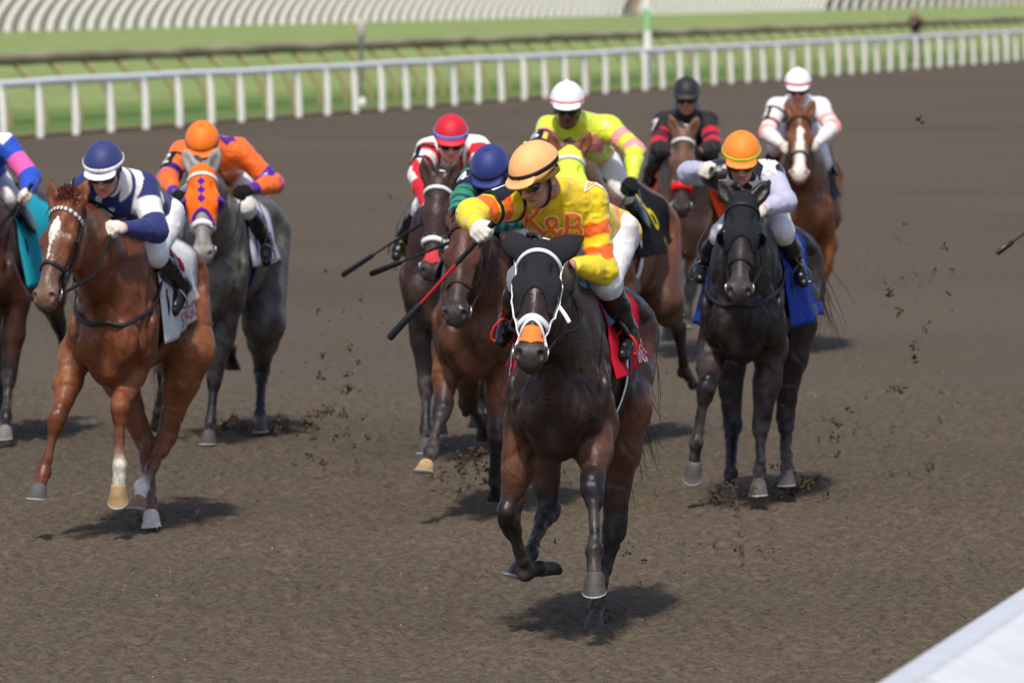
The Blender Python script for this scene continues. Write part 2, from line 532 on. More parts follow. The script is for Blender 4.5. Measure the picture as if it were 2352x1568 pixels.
def grid2(w, hh, nx=8, ny=8):
    V = [[(i / nx - 0.5) * w, (j / ny - 0.5) * hh, 0] for j in range(ny + 1) for i in range(nx + 1)]
    F = [[j * (nx + 1) + i, j * (nx + 1) + i + 1, (j + 1) * (nx + 1) + i + 1, (j + 1) * (nx + 1) + i] for j in range(ny) for i in range(nx)]
    return np.array(V), F

def poly2(pts):                       # filled outline as a fan (star-shaped outlines)
    P = np.asarray(pts, float); c = P.mean(0)
    V = [[c[0], c[1], 0]] + [[p[0], p[1], 0] for p in P]
    n = len(P)
    return refine(np.array(V), [[0, 1 + i, 1 + (i + 1) % n] for i in range(n)], 2)

def star2(r, k=5, inner=0.45, rot=0.0):
    return poly2([[(r if i % 2 == 0 else r * inner) * math.sin(math.pi * i / k + rot), (r if i % 2 == 0 else r * inner) * math.cos(math.pi * i / k + rot)] for i in range(2 * k)])
# ================================================================== THE SETTING
def track_height(x, y):
    near = np.clip((75 - y) / 30, 0, 1)
    h = 0.008 * (vnoise(x * 5.5, y * 4.5, x * 0) - 0.5) + 0.012 * (vnoise(x * 14, y * 11, x * 0 + 7) - 0.5)
    r = np.abs(vnoise(x * 19, y * 15, x * 0 + 3) - 0.5) * 2
    h = h + 0.010 * (r - 0.5) + 0.020 * (vnoise(x * 36, y * 20, x * 0 + 5) - 0.5) + 0.010 * (vnoise(x * 61, y * 33, x * 0 + 9) - 0.5)
    dent = np.clip(vnoise(x * 4.2, y * 4.2, x * 0 + 19) - 0.66, 0, 1) * 3
    h = h - 0.035 * np.minimum(dent, 0.8)
    return h * near

def build_track():
    ys = np.concatenate([np.arange(-60, 18, 6.0), np.arange(18, 26, 0.032), np.arange(26, 44, 0.026), np.arange(44, 54, 0.05), np.geomspace(54, 3200, 120)])
    xs = np.concatenate([-np.geomspace(2500, 4.1, 40), np.arange(-4.0, 4.0, 0.018), np.geomspace(4.1, 2500, 40)])
    X, Y = np.meshgrid(xs, ys)
    inner = (np.abs(X) < 4.05) & (Y > 17) & (Y < 80)
    Z = np.where(inner, track_height(X, Y), 0)
    rg = np.random.default_rng(5)
    for _ in range(330):               # hoof prints with a pushed-up rim
        hx, hy = rg.uniform(-3.9, 3.9), rg.uniform(22, 53); a = rg.normal(0, .25); ca, sa = math.cos(a), math.sin(a)
        i0, i1 = np.searchsorted(xs, hx - .25), np.searchsorted(xs, hx + .25); j0, j1 = np.searchsorted(ys, hy - .3), np.searchsorted(ys, hy + .3)
        dx, dy = X[j0:j1, i0:i1] - hx, Y[j0:j1, i0:i1] - hy
        q = np.sqrt(((dx * ca + dy * sa) / .075) ** 2 + ((dy * ca - dx * sa) / .10) ** 2); k = rg.uniform(.4, 1.0)
        Z[j0:j1, i0:i1] += k * (-.030 * np.clip(1.1 - q, 0, 1) + .022 * np.exp(-((q - 1.35) / .35) ** 2) * (vnoise(dx * 40 + hx, dy * 40, dx * 0) + .3))
    nx, ny = len(xs), len(ys)
    V = np.stack([X.ravel(), Y.ravel(), Z.ravel()], 1)
    i = np.arange(nx - 1)[None, :] + np.arange(ny - 1)[:, None] * nx
    F = np.stack([i, i + 1, i + 1 + nx, i + nx], -1).reshape(-1, 4)
    m, nt, b = new_mat('synthetic_track_dirt')
    N, L = nt.nodes, nt.links
    tc = N.new('ShaderNodeTexCoord')
    n1 = N.new('ShaderNodeTexNoise'); n1.inputs['Scale'].default_value = 19; n1.inputs['Detail'].default_value = 8; n1.inputs['Roughness'].default_value = 0.7
    n2 = N.new('ShaderNodeTexNoise'); n2.inputs['Scale'].default_value = 0.12; n2.inputs['Detail'].default_value = 3
    n3 = N.new('ShaderNodeTexNoise'); n3.inputs['Scale'].default_value = 70; n3.inputs['Detail'].default_value = 4
    for n in (n1, n2, n3): L.new(tc.outputs['Object'], n.inputs['Vector'])
    cr = N.new('ShaderNodeValToRGB')
    e = cr.color_ramp.elements
    e[0].position = 0.33; e[0].color = (*(lin((68, 57, 44)) ), 1)
    e[1].position = 0.60; e[1].color = (*(lin((104, 93, 79))), 1)
    L.new(n1.outputs['Fac'], cr.inputs['Fac'])
    mr = N.new('ShaderNodeMapRange'); mr.inputs['From Min'].default_value = 0.3; mr.inputs['From Max'].default_value = 0.7
    mr.inputs['To Min'].default_value = 0.9; mr.inputs['To Max'].default_value = 1.1
    L.new(n2.outputs['Fac'], mr.inputs['Value'])
    sc = N.new('ShaderNodeVectorMath'); sc.operation = 'SCALE'
    L.new(cr.outputs['Color'], sc.inputs[0]); L.new(mr.outputs['Result'], sc.inputs['Scale'])
    # sparse pale, red and green fibre flecks of the synthetic surface
    vo = N.new('ShaderNodeTexVoronoi'); vo.inputs['Scale'].default_value = 22
    mp = N.new('ShaderNodeMapping'); mp.inputs['Scale'].default_value = (1, 0.25, 1)
    L.new(tc.outputs['Object'], mp.inputs['Vector']); L.new(mp.outputs['Vector'], vo.inputs['Vector'])
    lt = N.new('ShaderNodeMath'); lt.operation = 'LESS_THAN'; lt.inputs[1].default_value = 0.075
    L.new(vo.outputs['Distance'], lt.inputs[0])
    sp = N.new('ShaderNodeSeparateColor'); L.new(vo.outputs['Color'], sp.inputs['Color'])
    gt = N.new('ShaderNodeMath'); gt.operation = 'GREATER_THAN'; gt.inputs[1].default_value = 0.86
    L.new(sp.outputs[0], gt.inputs[0])
    mu = N.new('ShaderNodeMath'); mu.operation = 'MULTIPLY'; L.new(lt.outputs[0], mu.inputs[0]); L.new(gt.outputs[0], mu.inputs[1])
    fc = N.new('ShaderNodeValToRGB'); fc.color_ramp.interpolation = 'CONSTANT'
    fe = fc.color_ramp.elements
    fe[0].position = 0; fe[0].color = (0.42, 0.33, 0.2, 1); fe[1].position = 0.6; fe[1].color = (0.6, 0.6, 0.58, 1)
    x = fe.new(0.8); x.color = (0.4, 0.06, 0.08, 1); x = fe.new(0.92); x.color = (0.06, 0.25, 0.14, 1)
    L.new(sp.outputs[1], fc.inputs['Fac'])
    mix = N.new('ShaderNodeMix'); mix.data_type = 'RGBA'
    L.new(mu.outputs[0], mix.inputs['Factor']); L.new(sc.outputs['Vector'], mix.inputs[6]); L.new(fc.outputs['Color'], mix.inputs[7])
    L.new(mix.outputs[2], b.inputs['Base Color'])
    b.inputs['Roughness'].default_value = 0.95; b.inputs['Specular IOR Level'].default_value = 0.15
    bp = N.new('ShaderNodeBump'); bp.inputs['Distance'].default_value = 0.02; bp.inputs['Strength'].default_value = 0.8
    L.new(n3.outputs['Fac'], bp.inputs['Height']); L.new(bp.outputs['Normal'], b.inputs['Normal'])
    o = mk('dirt_track', V, F, m)
    tag(o, kind='structure')

build_track()

# rail line: the inside rail of the dirt track runs nearly straight away from the camera
RX0, RY0, RS = -8.6, 137.7, 0.21
RDIR = unit([RS, 1, 0]); RPERP = np.array([-RDIR[1], RDIR[0], 0])      # towards the infield (picture left)
def rail_pt(s, off=0.0, z=0.0):      # s metres along the rail from its first post in view, off metres into the infield
    return np.array([RX0, RY0, 0]) + RDIR * s + RPERP * off + np.array([0, 0, z])

def turf_z(off):
    t = np.clip((off - 3.0) / 26.0, 0, 1)
    return 0.03 + 1.10 * t

def build_turf():
    ss = np.concatenate([np.arange(-140, -20, 10.0), np.arange(-20, 180, 2.0), np.arange(180, 900, 20.0)])
    offs = np.concatenate([[0.25], np.arange(0.6, 4, 0.3), np.arange(4, 30.5, 0.8)])
    V = np.array([rail_pt(s, o, turf_z(o)) for s in ss for o in offs])
    nx, ny = len(offs), len(ss)
    i = np.arange(nx - 1)[None, :] + np.arange(ny - 1)[:, None] * nx
    F = np.stack([i, i + nx, i + 1 + nx, i + 1], -1).reshape(-1, 4)
    off = np.tile(offs, ny)
    g1, g2, g3 = lin((136, 122, 92)), lin((100, 124, 66)), lin((138, 152, 94))
    a = np.clip((off - 0.4) / 1.0, 0, 1)[:, None]; b2 = np.clip((off - 4.5) / 2.0, 0, 1)[:, None]
    col = (g1 * (1 - a) + g2 * a) * (1 - b2) + g3 * b2
    m = attr_mat('mown_turf', rough=0.9, spec=0.1, noise=0.22, nscale=0.9, bump=0.03, bscale=25)
    o = mk('turf_course', V, F, m, cols=col)
    tag(o, kind='structure')
    # infield beyond the far fence
    V = np.array([rail_pt(s, o_, z) for s in (-300, 1500) for o_, z in ((30.5, 1.13), (34, 1.16), (46, 1.2), (900, 1.9))])
    F = np.array([[0, 4, 5, 1], [1, 5, 6, 2], [2, 6, 7, 3]])
    m2 = attr_mat('infield_gravel', rough=0.95, spec=0.1, noise=0.15, nscale=0.4)
    c = lin((118, 110, 100))
    o = mk('infield_path', V, F, m2, cols=c, smooth=False)
    tag(o, kind='structure')

build_turf()

WHITE = lin((236, 233, 224))
def copy_part(src, parent, loc, label=None):
    c = src.copy(); link(c); c.parent = parent; c.location = loc
    return c

def build_white_rail():
    root = empty('running_rail', Matrix.Translation(Vector(rail_pt(0))))
    tag(root, 'white running rail on closely spaced upright posts along the inside edge of the dirt track', 'fence')
    org = rail_pt(0)
    mb = MB()
    ss = np.arange(-61, 190, 1.27)
    pts = np.array([rail_pt(s, 0.12, 1.0 + 0.008 * math.sin(s * 0.7) + 0.007 * math.sin(s * 0.23)) - org for s in ss])
    mb.tube(pts, 0.078, lin((234, 235, 238)), n=10, flat=((0, 0, 1), 0.9))
    mb.obj('top_rail', M_PAINT, root)
    pm = MB()
    ph = [(0, 0, -0.05), (0.0, 0, 0.25), (0.015, 0, 0.55), (0.04, 0, 0.8), (0.09, 0, 0.97)]
    w = np.array([RPERP * p[0] + np.array([0, 0, p[2]]) for p in ph])
    pm.tube(w, [0.07, 0.07, 0.068, 0.066, 0.062], WHITE, n=10)
    src = pm.obj('post', M_PAINT, root)
    src.location = Vector(rail_pt(-2 * 2.54) - org)
    for k in [*range(-24, -2), *range(-1, 62)]:
        lean = 0.02 * math.sin(k * 7.3)
        c = copy_part(src, root, Vector(rail_pt(k * 2.54, lean) - org))
        c.rotation_euler = (0, 0.03 * math.sin(k * 3.1), 0)
build_white_rail()

def build_goose_rail():
    off = 2.75
    org = rail_pt(0, off, turf_z(off))
    root = empty('turf_rail', Matrix.Translation(Vector(org)))
    tag(root, 'weathered brown turf rail with curved gooseneck posts standing behind the white running rail', 'fence')
    wood, wood2 = lin((152, 142, 100)), lin((150, 138, 112))
    mb = MB()
    ss = np.arange(-62, 200, 1.3)
    pts = np.array([rail_pt(s, off + 0.68, turf_z(off) + 1.27 + 0.01 * math.sin(s)) - org for s in ss])
    cols = np.array([wood2 * (0.55 + 0.8 * float(vnoise(np.array([s * 0.8]), np.array([0.0]), np.array([1.0]))[0])) for s in ss])
    mb.tube(pts, 0.125, cols, n=8, flat=((0, 0, 1), 0.95))
    mb.obj('top_rail', M_CLOTH, root)
    pm = MB()
    ph = spline([(0, -0.05), (0.02, 0.25), (0.12, 0.55), (0.36, 0.9), (0.58, 1.12), (0.68, 1.22)], 12)
    w = np.array([RPERP * p[0] + np.array([0, 0, p[1]]) for p in ph])
    pm.tube(w, np.linspace(0.062, 0.055, 12), wood, n=8)
    src = pm.obj('gooseneck_post', M_CLOTH, root)
    src.location = Vector(rail_pt(-2 * 2.6, off) - rail_pt(0, off))
    for k in [*range(-24, -2), *range(-1, 75)]:
        copy_part(src, root, Vector(rail_pt(k * 2.6, off) - rail_pt(0, off)))
build_goose_rail()

def build_far_fence():
    off = 30.0
    org = rail_pt(120, off, 1.12)
    root = empty('turf_fence', Matrix.Translation(Vector(org)))
    tag(root, 'far white fence of closely set curved gooseneck posts on the other side of the turf', 'fence')
    mb = MB()
    ss = np.arange(-20, 600, 2.0)
    pts = np.array([rail_pt(s, off - 0.75, 1.12 + 1.2) - org for s in ss])
    mb.tube(pts, 0.07, WHITE, n=8)
    mb.obj('top_rail', M_PAINT, root)
    pm = MB()
    ph = spline([(0, -0.05), (-0.05, 0.25), (-0.22, 0.6), (-0.5, 0.98), (-0.75, 1.18)], 10)
    w = np.array([RPERP * p[0] + np.array([0, 0, p[1]]) for p in ph])
    pm.tube(w, np.linspace(0.13, 0.10, 10), WHITE, n=8)
    src = pm.obj('gooseneck_post', M_PAINT, root)
    S0, SP = 96.0, 1.73
    src.location = Vector(rail_pt(S0, off, 1.12) - org)
    for k in range(1, 99):
        copy_part(src, root, Vector(rail_pt(S0 + k * SP, off, 1.12) - org))
    rest = MB()
    for k in [*range(-66, 0), *range(99, 290)]:
        if S0 + k * SP > 238 and k % 2: continue
        o = rail_pt(S0 + k * SP, off, 1.12) - org
        rest.tube(w + o, np.linspace(0.13, 0.10, 10), WHITE, n=6)
    r = rest.obj('gooseneck_post_run', M_PAINT, root)
    r['kind'] = 'stuff'
build_far_fence()

def build_poles():
    # furlong pole: white with a green band
    b = on_ground(1487, 205)
    t = empty('marker_pole', Matrix.Translation(Vector(b)))
    tag(t, 'tall round white marker pole with a broad green band standing at the white rail', 'pole')
    px = b[1] / FPX
    def seg(name, y0, y1, c):
        m = MB(); z0, z1 = (CAMZ - (y0 + 54) * px), (CAMZ - (y1 + 54) * px)
        r = 0.105
        m.tube([(0, 0, z0), (0, 0, z1)], r, c, n=16); m.obj(name, M_PAINT, t)
    seg('lower_pole', 207, 72, WHITE); seg('green_band', 72, 22, lin((150, 200, 138))); seg('upper_pole', 22, -70, WHITE)
    m = MB(); z1 = CAMZ - (-70 + 54) * px
    m.ball((0, 0, z1), 0.125, WHITE); m.obj('pole_cap', M_PAINT, t)
    # thin grey pole on the turf side with a white bulb at its foot
    b2 = on_ground(830, 246)
    t2 = empty('timing_pole', Matrix.Translation(Vector(b2)))
    tag(t2, 'thin grey pole with a pale box on top and white bulb at its foot', 'pole')
    px = b2[1] / FPX
    zt = CAMZ - (62 + 54) * px
    m = MB(); m.tube([(0, 0, 0), (0, 0, zt - 0.2)], 0.045, lin((150, 148, 145)), n=10); m.obj('mast', M_METAL, t2)
    m = MB(); m.box((0, 0, zt - 0.05), (0.085, 0.085, 0.24), lin((178, 168, 158)), bev=0.02); m.obj('sensor_box', M_PAINT, t2)
    m = MB(); m.ball((0.02, 0, 0.10), (0.085, 0.085, 0.13), WHITE); m.obj('foot_bulb', M_PAINT, t2)
build_poles()

def build_outside_rail():
    """the near outside rail: a broad white capped rail that crosses the lower right corner"""
    # top edge line on the picture: far edge of its top face
    zt = 1.12
    def tp(px, py): return on_ground(px, py, zt)
    a, b = tp(2010, 1568), tp(2352, 1346)
    d = unit(b - a); d[2] = 0; d = unit(d)
    p = np.array([d[1], -d[0], 0])                  # towards the stand side (picture right, near)
    org = a.copy(); org[2] = 0
    root = empty('outside_rail', Matrix.Translation(Vector(org)))
    tag(root, 'white outside rail with broad flat top in the near lower right corner', 'fence')
    def run(prof, col, name, seg=99.0, gap=0.0):
        m = MB(); k = len(prof); q0 = -9.0
        while q0 < 89.9:
            V = []; F = []; ns = max(1, int(seg / 1.2))
            for i in range(ns + 1):
                q_ = q0 + gap / 2 + (seg - gap) * i / ns
                for q, z in prof:
                    V.append(d * q_ + p * q + np.array([0, 0, zt + z]))
            for i in range(ns):
                for j in range(k):
                    F.append([i * k + j, i * k + (j + 1) % k, (i + 1) * k + (j + 1) % k, (i + 1) * k + j])
            F.append(list(range(k))); F.append([ns * k + j for j in range(k)][::-1])
            m.add(V, F, col); q0 += seg
        m.obj(name, M_PAINT, root, smooth=False)
    run([(0, -.09), (0, -.008), (.008, 0), (.088, .0), (.096, -.008), (.096, -.09)], lin((204, 206, 210)), 'top_rail')
    run([(.099, -.09), (.099, -.004), (.125, -.012), (.50, -.17), (.51, -.20)], lin((222, 222, 220)), 'cover')
    for i in range(1, 30):
        m = MB(); a0 = d * (-9.6 + 2.44 * i) + np.array([0, 0, zt])
        q = [a0 + p * x + np.array([0, 0, z]) for x, z in ((.100, -.0035), (.125, -.0115), (.50, -.1695))]
        nn = [np.array([0, 0, 1.0]), unit(p * .4 + np.array([0, 0, 1.0])), unit(p * .42 + np.array([0, 0, 1.0]))]
        m.strip(q, nn, .022, .004, lin((196, 198, 198))); m.obj('cover_joint', M_PAINT, root, smooth=False)
    pm = MB(); pm.tube([(0, 0, 0), (0, 0, zt - 0.09)], 0.045, WHITE, n=12)
    src = pm.obj('post', M_PAINT, root); src.location = Vector(d * -8 + p * 0.048)
    for i in range(1, 38):
        copy_part(src, root, Vector(d * (-8 + 2.6 * i) + p * 0.048))
build_outside_rail()

def build_hedge():
    """distant hedge and trees beyond the infield; only their foot shows between the fence posts"""
    m = MB()
    g = [lin((52, 66, 60)), lin((64, 78, 70)), lin((74, 84, 80))]
    for k in range(700):
        s = random.uniform(-260, 1300); o = 230 + random.uniform(0, 30)
        r = random.uniform(2.2, 5.0)
        c = rail_pt(s, o, random.uniform(0.5, 5.0))
        m.ball(c, (r, r, r * 0.8), random.choice(g), n=5, jag=0.28)
    o = m.obj('distant_trees', M_CLOD)
    tag(o, 'far line of dark bluish green trees beyond the infield', 'trees', kind='stuff')
build_hedge()

def build_back_hedge():
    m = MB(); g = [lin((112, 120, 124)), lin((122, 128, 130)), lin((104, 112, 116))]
    for k in range(420):
        r = random.uniform(.5, .9)
        m.ball(rail_pt(random.uniform(236, 520), 33.5 + random.gauss(0, .5), 1.2 + random.uniform(.1, 1.3)), r, random.choice(g), n=5, jag=.3)
    o = m.obj('clipped_hedge', M_CLOD)
    tag(o, 'dark bluish hedge behind the far white fence at the upper right', 'hedge')
build_back_hedge()

# ================================================================== RACEHORSES
BLACK = lin((24, 23, 25)); DARK = lin((34, 30, 30))
FORE = {'reach': [(.17, .10, .95), (.17, .44, .74), (.16, .64, .50), (.16, .74, .33)],
        'stance': [(.17, .08, .93), (.16, .14, .53), (.15, .10, .22), (.15, .17, .01)],
        'fold': [(.17, .10, .95), (.17, .40, .74), (.16, .18, .52), (.16, .02, .50)],
        'down': [(.17, .10, .93), (.16, .26, .56), (.15, .30, .27), (.15, .36, .08)]}
HIND = {'under': [(.19, -.64, .98), (.17, -.84, .58), (.15, -.55, .30), (.14, -.42, .14)],
        'plant': [(.19, -.68, .98), (.17, -.98, .54), (.15, -.86, .19), (.15, -.78, .01)],
        'back': [(.18, -.80, .98), (.16, -1.26, .70), (.14, -1.55, .50), (.14, -1.66, .38)],
        'mid': [(.19, -.68, .98), (.17, -1.02, .60), (.15, -.92, .25), (.15, -.86, .06)]}

class Frame:
    """a place on the track with a heading; local x = right of the horse, y = forward, z = up"""
    def __init__(s, X, Y, yaw):
        s.M = Matrix.Translation((X, Y, 0)) @ Matrix.Rotation(R(180 - yaw), 4, 'Z')
        th = R(180 - yaw)
        s.o = np.array([X, Y, 0.0]); s.r = np.array([math.cos(th), math.sin(th), 0]); s.f = np.array([-math.sin(th), math.cos(th), 0])
    def L(s, w):
        d = np.asarray(w) - s.o; return np.array([d @ s.r, d @ s.f, d[2]])
    def W(s, l):
        return s.o + s.r * l[0] + s.f * l[1] + np.array([0, 0, l[2]])
    def hp(s, px, py, yl):           # the point seen at a pixel that lies yl forward of the horse's withers
        d = ray(px, py); t = (yl - (EYE - s.o) @ s.f) / (d @ s.f)
        return s.L(EYE + d * t)
    def bn(s, P, px, py, L, sg):
        return s.L(bone(s.W(P), px, py, L, sg))

def hoof_mesh(mb, coro, tip, fwd, col, shoe, k=1.0):
    """horn capsule from the coronet to a slanted sole; fwd points to the toe"""
    ax = unit(tip - coro)
    t = unit(fwd - ax * (fwd @ ax)); s = np.cross(ax, t)
    sn = unit(ax * .77 - t * .64)
    if tip[2] < .10 and ax[2] < -.3: sn = np.array([0, 0, -1.0])
    tt = unit(t - sn * (t @ sn)); h = .066
    c1 = coro + ax * min(h / max(ax @ sn, .5), .12)
    rings = [(0, .036, .036, 0, 1.1), (.06, .043, .044, .002, 1.45), (.10, .044, .045, .003, 1.3), (.5, .050, .053, .008, 1.0), (.92, .057, .061, .014, .9), (.93, .059, .063, .015, 0), (1.0, .059, .063, .016, 0)]
    n = 20; V = []; C = []
    for q, a, b, o, cc in rings:
        e = min(1, q * 1.6); tq = unit(t * (1 - e) + tt * e); cen = coro + (c1 - coro) * q
        for i in range(n):
            th = 2 * math.pi * i / n; x, y = math.cos(th), math.sin(th)
            if y < -0.4: y = -0.4 + (y + 0.4) * 0.4
            V.append(cen + (s * x * a + tq * (y * b + o)) * k); C.append(shoe if cc == 0 else np.asarray(col) * cc)
    F = [[i * n + j, i * n + (j + 1) % n, (i + 1) * n + (j + 1) % n, (i + 1) * n + j] for i in range(len(rings) - 1) for j in range(n)]
    F += [list(range(n))[::-1], [(len(rings) - 1) * n + j for j in range(n)]]
    mb.add(V, F, np.array(C))

def head_sdf(S, H, c, mc, ears, hood=False, no_ears=False):
    """horse head in its own frame: x right, a from poll to lips, n out of the forehead"""
    g = H['g']
    P = lambda x, a, n: H['o'] + H['X'] * x + H['A'] * (a * g) + H['N'] * n
    Q = np.array([H['X'], H['A'], H['N']])
    S.ell(P(0, .06, -.05), (.080, .12, .085), Q, .05, c)
    S.ell(P(0, .19, -.028), (.086, .12, .060), Q, .03, c)
    for s in (-1, 1):
        S.ell(P(s * .078, .215, -.024), (.028, .050, .026), Q, .025, c)         # brow
        S.ell(P(s * .045, .20, -.150), (.034, .125, .085), Q, .03, c)           # jowl
        S.cap(P(s * .052, .26, -.045), P(s * .045, .42, -.05), .030, .016, .03, c)   # cheek bone ridge
    S.cap(P(0, .20, -.13), P(0, .52, -.088), .048, .030, .03, c, mc)
    S.cap(P(0, .22, -.042), P(0, .49, -.045), .068, .047, .03, c, mc, sq=(H['X'], .92))
    S.cap(P(0, .14, -.004), P(0, .50, -.018), .030, .024, .03, c, mc)
    S.ell(P(0, .545, -.055), (.063, .070, .052), Q, .03, mc)
    for s in (-1, 1):
        S.ell(P(s * .044, .572, -.034), (.029, .040, .031), Q, .015, mc)
        S.ell(P(s * .030, .60, -.070), (.026, .028, .030), Q, .015, mc)
    S.ell(P(0, .605, -.074), (.040, .030, .030), Q, .02, mc)
    S.ell(P(0, .585, -.112), (.038, .042, .024), Q, .012, mc)
    for s in (-1, 1):
        if no_ears: continue
        e = ears[0 if s > 0 else 1]                      # ear direction (out, along -a, n)
        b = P(s * .056, .016, -.026)
        d = unit(H['X'] * s * e[0] - H['A'] * e[1] + H['N'] * e[2])
        side = unit(np.cross(d, H['N'] * .9 + H['X'] * s * .35)); th = unit(np.cross(side, d))
        wd = .68 if hood else 1.0; tr = -.006 if hood else .005
        kl = .80 if hood else 1.0
        m1, m2, tp = b + d * .055 * kl, b + d * .105 * kl, b + d * .175 * kl
        S.cap(b, m1, .026, .036 * wd, .025, c, sq=(th, .55))
        S.cap(m1, m2, .036 * wd, .030 * wd, .02, c, sq=(th, .45))
        S.cap(m2, tp, .030 * wd, tr, .02, c, sq=(th, .40))
        if not hood:
            S.ell(m1 + th * .022 + d * .018, (.020, .060, .016), np.array([side, d, th]), .008, sub=True)
    # hollows
    for s in (-1, 1):
        S.ell(P(s * .050, .594, -.018), (.016, .028, .023), Q, .008, sub=True)       # nostril
        S.ell(P(s * .066, .135, .010), (.016, .030, .016), Q, .03, sub=True)         # temple
        S.ell(P(s * .104, .222, -.040), (.016, .022, .013), Q, .010, sub=True)       # eye
        S.ell(P(s * .060, .40, -.085), (.014, .10, .016), Q, .03, sub=True)          # below the cheek bone
    S.cap(P(-.045, .600, -.096), P(.045, .600, -.096), .005, .005, .006, sub=True)
    return S

